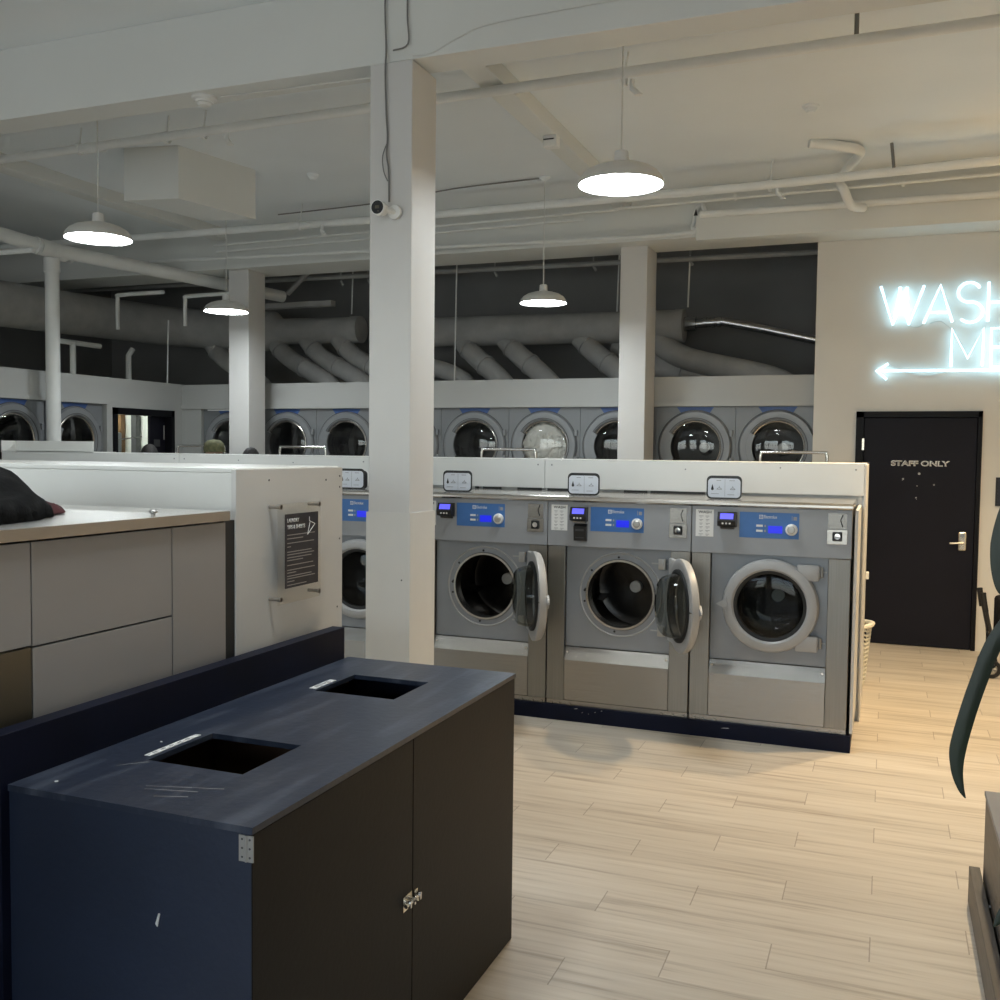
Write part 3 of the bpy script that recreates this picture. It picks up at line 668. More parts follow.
    vs = [(-.300, -.047, -.002), (-.262, -.058, .020), (-.240, -.060, .040), (-.232, -.060, 0), (-.240, -.060, -.040), (-.262, -.058, -.018)]
    A = [b.verts.new(Vector(c)+Vector(v)) for v in vs]; Bq = [b.verts.new(Vector(c)+Vector((v[0], -.046, v[2]))) for v in vs]
    b.faces.new(A); b.faces.new(Bq[::-1])
    for i in range(6): b.faces.new([A[i], Bq[i], Bq[(i+1) % 6], A[(i+1) % 6]])
    bmesh.ops.recalc_face_normals(b, faces=b.faces[:])
    tube(b, [Vector(c)+Vector((-.246, -.035, 0)), Vector(c)+Vector((-.246, -.062, 0))], .015, 12)
    obj('door_handle', b, 'ring', dr, True)
    b = B(); tube(b, [Vector(c)+Vector((-.262, .002, 0)), Vector(c)+Vector((-.225, .006, 0))], .004, 8); obj('latch_pin', b, 'chrome', dr)
    dr.location = (hx, 0, cz); dr.rotation_euler = (0, 0, R(opened) if opened else 0)
    for s in (1, -1):
        b = B(); bx(b, .688, .732, .016, .034, cz+s*.2-.032, cz+s*.2+.032, .003); tube(b, [(hx-.006, .006, cz+s*.2-.028), (hx-.006, .006, cz+s*.2+.028)], .008, 12)
        obj('hinge', b, 'hub', t, True)
    return t
X3 = -1.055
washer(X3-3*WW, 'stainless washing machine with closed door, mostly hidden behind the near column', None)
washer(X3-2*WW, 'stainless washing machine with its door open, right of the near column', 119)
washer(X3-WW, 'stainless washing machine with its door open and a black contactless pad', 117, True)
washer(X3, 'stainless washing machine with closed door at the right end of the row', None, False, True)
t = thing('machine_plinth', 'low navy painted plinth under the row of washing machines', 'plinth')
b = B(); bx(b, -3.715, -.15, 5.762, 6.465, 0, .094, .002); obj('plinth_board', b, 'navyd', t)
b = B()
for x, w, z in ((-1.75, .025, .080), (-1.70, .006, .06), (-1.62, .008, .07), (-1.66, .004, .055), (-1.58, .01, .083), (-.86, .05, .062)): prism(b, [(x, z), (x+w, z+.003), (x+w*.8, z+.006), (x+w*.3, z+.004)], 5.7605, 5.7615, 'y')
obj('scuff', b, 'scuff', t)
b = B(); bx(b, -.158, -.142, 5.80, 6.46, .1, 1.35); tag(obj('side_strip', b, 'cream'), 'narrow beige board strip beside the right end washing machine', 'board')

# info signs standing on the machine tops
def info_sign(x, label, z=1.388, y=5.90, second=False):
    t = thing('tabletop_sign', label, 'sign', (x, y, z), group='small two-sided signs on the machine tops')
    def rr(w, h, r, y0, y1, m, nm, par, c0=0):
        b = B(); pts = []
        for (sx, sz, a0) in ((1, 1, 0), (-1, 1, 90), (-1, -1, 180), (1, -1, 270)):
            for k in range(6):
                a = R(a0+k*18); pts.append((sx*(w/2-r)+r*cos(a), h/2+sz*(h/2-r)+r*sin(a)))
        prism(b, [(p[0], p[1]+c0) for p in pts], y0, y1, 'y'); return obj(nm, b, m, par)
    fr = rr(.205, .138, .028, 0, .005, 'black', 'frame', t)
    rr(.188, .112, .022, -.002, 0, 'signw', 'sign_face', fr, .010)
    b = B(); bx(b, .004, .0055, -.0028, -.002, .014, .118); obj('divider_line', b, 'inkg', fr)
    b = B(); lathe(b, [(0, -.0028), (.008, -.0028), (.008, -.002), (0, -.002)], (-.068, 0, .060), 14, 'y'); prism(b, [(-.0755, .062), (-.0605, .062), (-.068, .088)], -.0028, -.002, 'y'); obj('drop_symbol', b, 'ink', fr)
    b = B()
    for px in (-.028, .050):
        tube(b, [(px-.015, -.0026, .058), (px, -.0026, .070), (px+.015, -.0026, .058)], .0018, 6); tube(b, [(px, -.0026, .070), (px, -.0026, .078)], .0015, 6); tube(b, [(px-.015, -.0026, .058), (px+.015, -.0026, .058)], .0015, 6)
    bx(b, -.045, -.018, -.0028, -.002, .108, .111); bx(b, .03, .062, -.0028, -.002, .108, .111); bx(b, -.075, -.03, -.0028, -.002, .03, .0325); bx(b, .02, .06, -.0028, -.002, .026, .0285)
    obj('printed_symbol', b, 'inkg', fr)
    b = B(); bx(b, -.095, .095, .0, .055, 0, .003); obj('foot', b, 'acrylic', t)
    if second: rr(.19, .125, .028, .052, .056, 'dgrey', 'rear_frame', t)
    t.rotation_euler = (0, 0, 0)
    return t
info_sign(-.892, 'small white two-sided sign on top of the right end washing machine')
info_sign(-1.752, 'small white two-sided sign on top of the middle washing machine with open door')
info_sign(-2.606, 'small white two-sided sign right of the near column')
info_sign(-3.385, 'small white two-sided sign left of the near column, partly hidden', y=5.88, second=True)
info_sign(-6.11, 'small white two-sided sign at the far left of the machine row', z=1.40)
# far-left machines of the row are low covers; a stainless cover carries the far sign
t = thing('machine_top_shelf', 'long stainless top hidden behind the pale partition at left', 'machine top')
b = B(); bx(b, -7.2, -3.72, 5.78, 6.465, 1.36, 1.40, .003); obj('top', b, 'hood', t)
b = B(); bx(b, -7.2, -3.72, 5.80, 6.46, 0, 1.36, .003); obj('casing', b, 'greyp', t)

# partition behind the washers
t = thing('machine_partition', 'long white waist-high-plus partition behind the washing machines', 'partition')
xs = [-7.21, -5.3, -3.57, -2.20, -.13]
for a, c in zip(xs[:-1], xs[1:]):
    b = B(); bx(b, a+.0015, c-.0015, 6.47, 6.49, 1.405, 1.597, .001); obj('front_board', b, 'white', t)
b = B(); bx(b, -7.21, -.13, 6.492, 7.20, 0.0, 1.575); obj('core', b, 'white', t)
b = B(); bx(b, -7.215, -.128, 6.470, 7.21, 1.5975, 1.603, .001); obj('top_board', b, 'white', t)
b = B(); bx(b, -.1295, -.118, 6.47, 7.21, 0, 1.597, .002); obj('end_board', b, 'cream', t)
b = B()
for a in xs[1:]:
    for dx in (-.05, .05):
        if a+dx < -.12: cyl(b, (a+dx, 6.468, 1.565), .006, 0, .003, 'y', 8)
for dx, z in ((-.5, 1.57), (-1.1, 1.55), (-3.0, 1.56), (-4.1, 1.55), (-4.6, 1.56)): cyl(b, (-.13+dx, 6.468, z), .005, 0, .003, 'y', 8)
obj('screw', b, 'inkg', t)
b = B()
for x0, x1 in ((-2.72, -2.69), (-2.66, -2.52), (-2.40, -2.22), (-2.18, -2.02), (-1.64, -1.48), (-1.46, -1.10)): bx(b, x0, x1, 6.4675, 6.471, 1.389, 1.404)
obj('bottom_gap', b, 'ink', t)
t = thing('white_tray', 'shallow white open tray on top of the partition at far left', 'tray', (-6.82, 6.64, 1.603))
b = B(); bx(b, -.44, .44, -.12, -.108, 0, .092); obj('front_board', b, 'white', t) if False else b.free()
b = B(); bx(b, -.44, .45, .02, .032, 0, .095); bx(b, -.44, -.43, -.13, .02, 0, .095)
prism(b, [(-.30, 0), (-.30, .09), (-.44, .09), (-.44, 0)], .14, .15, 'y')
bx(b, -.44, .45, .02, .30, 0, .006); obj('tray_body', b, 'white', t)

# laundry basket behind the partition
t = thing('laundry_basket', 'cream plastic laundry basket with slots behind the end of the partition', 'basket', (-.30, 7.55, 0))
b = B()
for k in range(44):
    a0 = 2*PI*k/44; a1 = a0+2*PI/44*.55
    for zi in range(6):
        z0 = .05+zi*.065; r0 = .175+.05*z0/.45; r1 = .175+.05*(z0+.02)/.45
        v = [b.verts.new((r*cos(a)*1.0, r*sin(a)*.8, z)) for a, r, z in ((a0, r0, z0), (a1+.05, r0, z0), (a1+.05, r1, z0+.022), (a0, r1, z0+.022))] if False else None
for zi in range(13):
    z = .03+zi*.031; r = .185+.04*z/.45
    tube(b, [(r*cos(2*PI*k/28), r*sin(2*PI*k/28)*.85, z+(.008 if k % 2 else 0)) for k in range(28)], .007, 6, True)
for k in range(28):
    a = 2*PI*k/28; tube(b, [(.187*cos(a), .187*.85*sin(a), .02), (.225*cos(a), .225*.85*sin(a), .44)], .005, 6)
lathe(b, [(0, 0), (.185, 0), (.19, .03), (.18, .03), (0, .01)], (0, 0, 0), 28); obj('slatted_wall', b, 'plast', t, True)
b = B(); tube(b, [(.232*cos(2*PI*k/32), .232*.85*sin(2*PI*k/32), .45-.02*abs(sin(2*PI*k/32))) for k in range(32)], .018, 8, True); obj('rim', b, 'plast', t, True)
b = B(); bx(b, -.118, -.098, 7.16, 7.2, .81, .86, .003); tag(obj('wall_bracket', b, 'paper'), 'small white bracket on the right end of the partition', 'bracket')

# ------------------------------------------------------------------ dryers
def dryer():
    t = thing('tumble_dryer', '', 'dryer')
    W = .754; cx = 0
    fronts = B()
    for cz, z0, z1 in ((1.712, 1.20, 2.094), (.66, .10, 1.18)):
        holed(fronts, -W/2+.002, W/2-.002, z0, z1, 0, cz, .26, 0, .015)
    obj('front_panel', fronts, 'dryer', t)
    b = B(); bx(b, -W/2+.002, -W/2+.012, .016, .9, .1, 2.09); bx(b, W/2-.012, W/2-.002, .016, .9, .1, 2.09); bx(b, -W/2, W/2, .89, .9, .1, 2.09); bx(b, -W/2, W/2, 0, .9, .08, .10)
    bx(b, -W/2+.002, W/2-.002, 0.004, .9, 1.18, 1.20); obj('cabinet', b, 'dryer', t)
    b = B(); bx(b, -W/2+.002, W/2-.002, .03, .9, 0, .08); obj('toe_base', b, 'black', t)
    for cz in (1.712, .66):
        b = B(); prism(b, [(-.175, cz+.378), (.175, cz+.378), (.12, cz+.30), (-.12, cz+.30)], -.0008, -.0003, 'y'); obj('blue_accent', b, 'blueacc', t)
        c = (0, 0, cz)
        b = B(); lathe(b, [(.352, -.001), (.352, -.004), (.345, -.004), (.345, -.001)], c, 72, 'y', True); obj('groove_line', b, 'dgrey', t, True)  # dark ring marking the groove round the door
        b = B(); lathe(b, [(.250, .0), (.252, -.012), (.262, -.028), (.275, -.032), (.33, -.028), (.343, -.012), (.344, -.0005)], c, 72, 'y')
        d = obj('door', b, 'dring', t, True)
        b = B(); lathe(b, [(.277, -.0335), (.277, -.0345), (.270, -.0345), (.270, -.0335)], c, 64, 'y', True); obj('seam', b, 'dgrey', d, True)
        b = B(); lathe(b, [(.252, -.010), (.245, -.014), (.236, -.010), (.236, 0)], c, 64, 'y'); obj('glass_rim', b, 'hood', d, True)
        # handle lobe on the left
        b = B(); pts = []
        for k in range(11): a = R(150+k*6); pts.append((.275*cos(a), cz+.275*sin(a)))
        for k in range(11): a = R(210-k*6); pts.append((.222*cos(a), cz+.222*sin(a)))
        prism(b, pts, -.045, -.012, 'y'); obj('handle', b, 'dring', d)
        b = B(); lathe(b, [(.238, -.010), (.20, -.022), (.12, -.030), (0, -.033)], c, 56, 'y'); obj('door_glass', b, 'dglass', d, True)
        b = B(); bx(b, .325, .352, -.030, -.004, cz+.10, cz+.16, .003); obj('hinge', b, 'dring', d); b = B(); bx(b, .325, .352, -.030, -.004, cz-.16, cz-.10, .003); obj('hinge', b, 'dring', d)
        b = B(); lathe(b, [(.262, .016), (.30, .06), (.32, .10), (.32, .60), (.28, .63), (.08, .60), (.05, .56), (0, .56)], c, 48, 'y'); dm = obj('drum', b, 'drumd', t, True)
        b = B(); cyl(b, c, .05, .52, .56, 'y', 24); obj('drum_hub', b, 'hub', dm, True)
    return t
names = ['tumble dryer partly hidden left of the far left column', 'tumble dryer hidden behind the far left column edge',
 'tumble dryer with dark drum just right of the far left column', 'tumble dryer with dark drum, second right of the far left column',
 'tumble dryer hidden behind the near column', 'tumble dryer with empty dark drum just right of the near column',
 'tumble dryer with white laundry showing behind the glass', 'tumble dryer cut off by the square right-hand column, right of the white laundry',
 'tumble dryer reflecting a window, just right of the right-hand column', 'tumble dryer at the right end of the back row, next to the neon wall']
dp = dryer(); k = 0
for i in range(9):
    xx = -.953-.754*(8-i)
    o = dp if i == 0 else copy_tree(dp)
    o.location = (xx, YB+.03, 0); o['group'] = 'stacked tumble dryers in the back wall'
    lab = {0: names[0], 1: names[1], 2: names[2], 3: names[3], 4: names[4], 5: names[5], 6: names[6], 7: names[7], 8: names[8]}[i] if False else None
    o['label'] = ['tumble dryer partly hidden by the left side of the far left column', 'tumble dryer just right of the far left column, with dark drum',
      'tumble dryer second right of the far left column, beside the near column', 'tumble dryer hidden behind the near column',
      'tumble dryer with empty drum, first right of the near column', 'tumble dryer with white laundry pressed against its glass',
      'tumble dryer cut off by the square right-hand column', 'tumble dryer first right of the right-hand column, glass reflecting windows',
      'tumble dryer at the right end of the back row, next to the neon wall'][i]
for i, y in enumerate((5.49, 6.25, 7.01, 7.78)):
    o = copy_tree(dp); o.location = (-7.67, y, 0); o.rotation_euler = (0, 0, R(90)); o['group'] = 'stacked tumble dryers in the left wall'
    o['label'] = ['tumble dryer of the left wall, outside the picture, farthest from the side door', 'tumble dryer of the left wall just outside the picture',
                  'left wall tumble dryer cut by the left picture edge, beside the pipe column', 'tumble dryer of the left wall between the round pipe column and side door'][i]
# laundry inside the fourth visible dryer
b = B(); bmesh.ops.create_icosphere(b, subdivisions=5, radius=1)
for v in b.verts:
    p = v.co.copy(); n = noise.noise(p*2.3+Vector((3, 1, 2)))*.30 + abs(noise.noise(p*5.1))*.22 + noise.noise(p*11)*.06
    q = p*(.97-abs(noise.noise(p*4.2+Vector((1, 7, 3))))*.45+n*.35); v.co = Vector((q.x*.25, q.y*.075, q.z*.25))
o = tag(obj('laundry_load', b, 'laund', None, True), 'crumpled white laundry inside a dryer behind the glass', 'laundry')
o.location = (-.953-.754*3, YB+.03+.055, 1.712)
t = thing('light_strip', 'thin white light strip above the dryer left of the far left column', 'light strip', (-6.95, YB-.03, 2.105))
b = B(); bx(b, -.30, .30, -.012, .0, -.03, -.018); obj('strip', b, 'paper', t)

# ------------------------------------------------------------------ doors
t = bpy.data.objects.new('door_1', None); COL.objects.link(t); t['kind'] = 'structure'
b = B(); bx(b, -.268, -.205, 9.245, 9.34, 0, 2.035); bx(b, .700, .735, 9.245, 9.34, 0, 2.035); bx(b, -.268, .735, 9.245, 9.34, 1.985, 2.036); obj('door_frame', b, 'frame', t)
b = B(); bx(b, -.200, .697, 9.262, 9.305, .006, 1.980, .003); lf = obj('door_leaf', b, 'doorp', t)
b = B(); bx(b, -.262, .73, 9.34, 9.365, 0, 2.03); obj('light_blocker', b, 'frame', t)  # unseen full board behind the leaf, added to stop light leaking through
for z in (1.70, .35): b = B(); bx(b, -.215, -.197, 9.238, 9.262, z, z+.10); obj('hinge', b, 'brass', t)
text('lettering_outline', 'STAFF ONLY', 'inkw', lf, .026, .494, 1.564, 1.612, 9.2606, depth=.0012, bold=.05)
text('lettering', 'STAFF ONLY', 'ink', lf, .031, .489, 1.572, 1.604, 9.2594, depth=.0012, bold=-.022)
b = B()
for (x, z, w, h) in ((.255, 1.500, .022, .010), (.127, 1.452, .018, .006), (.122, 1.44, .005, .014), (.375, 1.406, .016, .009), (.241, 1.394, .010, .008), (.236, 1.292, .014, .016), (.240, 1.278, .006, .018)):
    cyl(b, (x, 9.2605, z), w/2, 0, .001, 'y', 7)
obj('paint_chip', b, 'scuff', lf)
b = B(); bx(b, .578, .640, 9.246, 9.262, .85, 1.012, .012); hp = obj('handle_plate', b, 'brass', lf)
b = B(); tube(b, [(.612, 9.246, .917), (.612, 9.205, .917)], .012, 12); tube(b, curve([(.618, 9.205, .917), (.57, 9.205, .917), (.51, 9.21, .913)], 4), .0105, 12); obj('lever', b, 'brass', hp, True)
b = B(); cyl(b, (.609, 9.246, .98), .016, -.008, 0, 'y', 16); obj('lock_cylinder', b, 'chrome', hp, True)
t = bpy.data.objects.new('door_2', None); COL.objects.link(t); t['kind'] = 'structure'
b = B(); bx(b, -7.76, -7.625, 8.27, 8.335, 0, 2.07); bx(b, -7.76, -7.625, 9.18, 9.235, 0, 2.07); bx(b, -7.76, -7.625, 8.27, 9.235, 2.0, 2.07); obj('door_frame', b, 'frame', t)
b = B(); bx(b, -7.75, -7.72, 8.93, 9.18, .01, 2.0); df = obj('door_leaf', b, 'doorp', t)
b = B(); bx(b, -7.71, -7.705, 8.98, 9.08, 1.66, 1.74); obj('notice', b, 'dgrey', df)
b = B(); tube(b, [(-7.70, 9.14, 1.74), (-7.70, 9.14, 1.90)], .008, 8); obj('pull_handle', b, 'hub', df)
# contents of the utility room
b = B(); bx(b, -9.12, -9.04, 10.2, 10.28, 0, 2.3); tag(obj('dark_post', b, 'dgrey'), 'dark upright post in the bright room behind the side door', 'post')
b = B(); bx(b, -9.35, -9.29, 10.2, 10.28, 0, 2.3); tag(obj('wood_post', b, 'wood'), 'brown wooden post in the bright room behind the side door', 'post')
t = thing('ceiling_lamp', 'bright tube lamp in the room behind the side door', 'lamp', (-8.9, 8.9, 2.30))
b = B(); bx(b, -.5, .5, -.05, .05, -.0, .045); obj('batten', b, 'paper', t); b = B(); tube(b, [(-.48, 0, -.02), (.48, 0, -.02)], .018, 12); obj('tube', b, 'tube', t)
t.location.z = 2.25
b = B(); bx(b, -9.42, -9.22, 9.9, 10.15, 0, 1.84, .02); bx(b, -9.36, -9.26, 9.94, 10.1, 1.84, 1.90, .01); tag(obj('supply_bin', b, 'dring'), 'grey supply bin in the bright room behind the side door', 'bin')
b = B(); tube(b, curve([(-8.6, 8.3, 1.75), (-8.6, 8.7, 1.70), (-8.6, 9.2, 1.72), (-8.6, 9.8, 1.78)], 5), .008, 6); tag(obj('hanging_cable', b, 'cable'), 'thin cable sagging across the room behind the side door', 'cable')

# ------------------------------------------------------------------ neon sign
t = thing('neon_sign', 'white-blue neon sign reading WASH ME with an arrow to the left', 'neon sign')
NY = 9.225
def stroke(name, *paths, r=.0105):
    b = B()
    for p in paths: tube(b, [(x, NY, z) for x, z in p], r, 10)
    return obj(name, b, 'neon', t, True)
def arc(cx, cz, rx, rz, a0, a1, n=14): return [(cx+rx*cos(R(a0+(a1-a0)*k/n)), cz+rz*sin(R(a0+(a1-a0)*k/n))) for k in range(n+1)]
stroke('letter_w', [(-.098, 3.11), (.004, 2.78), (.06, 3.095)], [(.112, 3.092), (.135, 2.777), (.246, 3.10)], [(.135, 2.777), (.05, 3.095)], [(.004, 2.78), (.112, 3.092)])
stroke('letter_a', [(.25, 2.782), (.375, 3.10), (.473, 2.785)], [(.300, 2.872), (.435, 2.868)])
stroke('letter_s', arc(.597, 3.028, .085, .082, 25, 270, 16)[:-1] + arc(.610, 2.862, .092, .085, 90, -140, 16))
stroke('letter_h', [(.743, 3.105), (.743, 2.78)], [(.743, 2.937), (.93, 2.937)], [(.93, 3.105), (.93, 2.78)])
stroke('letter_m', [(.473, 2.41), (.474, 2.727), (.60, 2.478), (.714, 2.724), (.713, 2.411)])
stroke('letter_e', [(.98, 2.722), (.774, 2.722), (.777, 2.408), (.98, 2.408)], [(.776, 2.565), (.93, 2.565)])
stroke('arrow', [(-.113, 2.386), (1.15, 2.372)], [(-.022, 2.444), (-.113, 2.386), (-.03, 2.312)])
b = B()
for x, z in ((-.09, 3.05), (.06, 3.0), (.22, 3.0), (.30, 2.95), (.45, 2.86), (.55, 3.1), (.69, 2.85), (.743, 3.0), (.473, 2.6), (.714, 2.6), (.2, 2.38), (.7, 2.376)): tube(b, [(x, NY+.01, z), (x, 9.27, z)], .004, 6)
obj('standoff', b, 'acrylic', t)
b = B(); tube(b, curve([(.13, NY+.02, 2.77), (.2, NY+.03, 2.755), (.25, NY+.02, 2.78)], 4), .004, 6); tube(b, curve([(-.02, NY+.02, 2.44), (.1, NY+.02, 2.38), (.3, NY+.03, 2.345), (.47, NY+.02, 2.38)], 4), .004, 6); tube(b, curve([(.3, NY+.02, 2.78), (.38, NY+.02, 2.80), (.47, NY+.02, 2.73)], 4), .004, 6); obj('wire', b, 'cablew', t)
t = thing('wall_picture', 'small dark framed notice on the wall at the right edge', 'picture')
b = B(); bx(b, .85, 1.10, 9.252, 9.268, 1.24, 1.48); obj('frame', b, 'black', t); b = B(); bx(b, .865, 1.085, 9.250, 9.252, 1.255, 1.465); obj('print', b, 'picture', t)

# ------------------------------------------------------------------ folded stroller near the right edge
t = thing('folding_stroller', 'black folding stroller with small wheels by the wall at the right edge', 'stroller', (.98, 8.15, 0))
b = B(); tube(b, curve([(-.285, 0, .62), (-.27, 0, .54), (-.245, 0, .42), (-.225, 0, .30), (-.225, 0, .06)], 5), .012, 10)
tube(b, [(-.225, 0, .30), (.12, 0, .10)], .012, 10); tube(b, [(-.225, .3, .30), (.12, .3, .10)], .012, 10); tube(b, curve([(-.285, .3, .62), (-.27, .3, .54), (-.245, .3, .42), (-.225, .3, .30), (-.225, .3, .06)], 5), .012, 10)
tube(b, [(-.225, 0, .30), (-.225, .3, .30)], .01, 8); tube(b, [(.12, 0, .10), (.12, .3, .10)], .01, 8); obj('frame', b, 'black', t, True)
b = B(); tube(b, curve([(-.29, 0, .64), (-.282, 0, .58), (-.268, 0, .50)], 4), .021, 10); tube(b, curve([(-.29, .3, .64), (-.282, .3, .58), (-.268, .3, .50)], 4), .021, 10); obj('grip', b, 'rubber', t, True)
b = B(); bx(b, -.19, .12, .02, .28, .28, .60, .03); obj('seat_fabric', b, 'cloth', t)
for x, y in ((-.22, 0), (-.22, .3), (.12, 0), (.12, .3)):
    b = B(); lathe(b, [(.045, -.014), (.068, -.012), (.072, 0), (.068, .012), (.045, .014)], (x, y, .073), 28, 'y', True); w = obj('wheel', b, 'rubber', t, True)
    b = B(); cyl(b, (x, y, .073), .012, -.018, .018, 'y', 12)
    for q in range(6): a = q*PI/3; tube(b, [(x, y, .073), (x+.05*cos(a), y, .073+.05*sin(a))], .005, 6)
    obj('hub', b, 'hub', w)

# ------------------------------------------------------------------ planter bench lower right
t = thing('planter_bench', 'dark wood bench with grey top at the lower right corner', 'bench')
b = B(); bx(b, .37, 1.35, 1.6, 3.98, .10, .415, .003); obj('box', b, 'planks', t)
b = B(); bx(b, .366, 1.355, 1.6, 3.985, .415, .432, .002); obj('top', b, 'ptop', t)
b = B(); bx(b, .325, .362, 1.6, 4.01, 0, .134, .002); obj('toe_board', b, 'planks', t)
b = B(); bx(b, .37, 1.35, 1.62, 3.96, 0, .10); obj('base', b, 'ink', t)
b = B(); cyl(b, (.369, 3.7, .12), .006, -.003, .003, 'x', 8); obj('screw', b, 'hub', t)
# potted plant whose leaves hang into view
t = thing('potted_plant', 'strap-leaved potted plant whose dark leaves hang in at the right edge', 'plant', (.85, 2.05, .432))
b = B(); lathe(b, [(0, 0), (.12, 0), (.16, .02), (.19, .30), (.20, .33), (.185, .335), (.175, .30), (0, .29)], (0, 0, 0), 32); obj('pot', b, 'pot', t, True)
b = B(); lathe(b, [(0, .306), (.176, .304)], (0, 0, 0), 24); obj('soil', b, 'soil', t)
def leafmesh(pts, wmax, tw=0.0, face=Vector((0, -1, 0))):
    P = curve(pts, 8); n = len(P); b = B(); rows = []
    for i, p in enumerate(P):
        s = i/(n-1); tg = (P[min(i+1, n-1)]-P[max(i-1, 0)]).normalized()
        fc = Matrix.Rotation(tw*s, 3, tg) @ face
        side = tg.cross(fc).normalized(); w = wmax*min(1, s*6+.25)*(1 if s < .72 else max(.04, (1-s)/.28)**.8)
        nn = side.cross(tg).normalized()
        row = []
        for u in (-1, -.5, 0, .5, 1): row.append((p + side*w*u + nn*(-abs(u)*w*.25)))
        rows.append((row, nn))
    th = .0008
    top = [[b.verts.new(q + nn*th) for q in row] for row, nn in rows]; bot = [[b.verts.new(q - nn*th) for q in row] for row, nn in rows]
    for i in range(n-1):
        for j in range(4):
            b.faces.new([top[i][j], top[i][j+1], top[i+1][j+1], top[i+1][j]]); b.faces.new([bot[i][j], bot[i+1][j], bot[i+1][j+1], bot[i][j+1]])
        for j in (0, 4): b.faces.new([top[i][j], top[i+1][j], bot[i+1][j], bot[i][j]])
    bmesh.ops.recalc_face_normals(b, faces=b.faces[:]); return b
o3 = Vector((.85, 2.05, .432))
def wl(pts, w, tw=0.0):
    q = leafmesh([Vector(p)-o3 for p in pts], w, tw); obj('leaf', q, 'leaf', t, True)
wl([(.85, 2.04, .76), (.78, 2.02, 1.15), (.60, 2.0, 1.42), (.40, 2.0, 1.46), (.27, 2.0, 1.42), (.200, 2.0, 1.335), (.166, 2.0, 1.24), (.139, 2.0, 1.13), (.136, 2.0, 1.08), (.143, 2.0, 1.045), (.152, 2.0, 1.025)], .0145)
wl([(.85, 2.06, .76), (.80, 2.1, 1.3), (.60, 2.05, 1.72), (.36, 2.02, 1.75), (.25, 2.0, 1.66), (.210, 2.0, 1.56), (.196, 2.0, 1.48), (.200, 2.0, 1.42), (.215, 2.0, 1.405)], .019)
wl([(.85, 2.0, .76), (.72, 1.98, .98), (.50, 1.98, 1.02), (.33, 1.98, .93), (.24, 1.98, .85), (.205, 1.98, .80)], .02)
for a in range(9):
    an = R(a*40+10); r1 = .35+.15*random.random()
    wl([(.85+.03*cos(an), 2.05+.03*sin(an), .76), (.85+r1*.35*cos(an), 2.05+r1*.35*sin(an), 1.2), (.85+r1*.8*cos(an), 2.05+r1*.8*sin(an), 1.38), (.85+r1*1.15*cos(an) if cos(an) > -.5 else .85-r1*.9, 2.05+r1*1.15*sin(an), 1.12)], .02, .5)

# ------------------------------------------------------------------ bin cabinet in the foreground
t = thing('bin_cabinet', 'navy waste bin cabinet with two square openings in its top', 'cabinet')
X0, X1, Y0, Y1, ZT = -1.782, -1.145, 1.607, 3.083, .914
# top with two openings
b = B(); hx0, hx1 = -1.622, -1.352; H1, H2 = (1.862, 2.105), (2.605, 2.845); z0, z1 = ZT-.014, ZT
bx(b, X0, hx0, Y0-.004, Y1, z0, z1); bx(b, hx1, X1+.004, Y0-.004, Y1, z0, z1)
for a, c in ((Y0-.004, H1[0]), (H1[1], H2[0]), (H2[1], Y1)): bx(b, hx0, hx1, a, c, z0, z1)
tp = obj('top_board', b, 'navytop', t)
b = B(); bx(b, X0, X1-.002, Y0, Y0+.018, 0, z0); obj('end_panel', b, 'navy', t)
b = B(); bx(b, X0, X1-.002, Y1-.018, Y1-.001, 0, z0); obj('end_panel', b, 'navy', t)
b = B(); bx(b, X0, X0+.012, Y0+.018, Y1-.018, 0, z0); bx(b, X0+.012, X1-.02, 2.31, 2.328, .06, z0); bx(b, X0+.012, X1-.02, Y0+.018, Y1-.018, .05, .065); obj('carcass', b, 'brown', t)
for a, c in ((Y0+.001, 2.319), (2.323, Y1-.001)):
    b = B(); bx(b, X1-.018, X1, a, c, .004, z0-.004, .001); d = obj('cabinet_door', b, 'bindoor', t)
b = B(); bx(b, X0-.050, X0-.001, 1.585, 3.055, 0, 1.026, .001); bs = obj('back_board', b, 'navyd', t); 
b = B(); bx(b, -1.174, -1.158, Y0-.003, Y0-.0005, .843, .896); bx(b, -1.155, -1.140, Y0-.003, Y0-.0005, .843, .896); tube(b, [(-1.1565, Y0-.003, .843), (-1.1565, Y0-.003, .896)], .0028, 8)
hg = obj('hinge', b, 'hub', t)
b = B()
for x in (-1.166, -1.148):
    for z in (.852, .870, .888): cyl(b, (x, Y0-.0035, z), .0024, 0, .001, 'y', 10)
obj('screw', b, 'dgrey', hg)
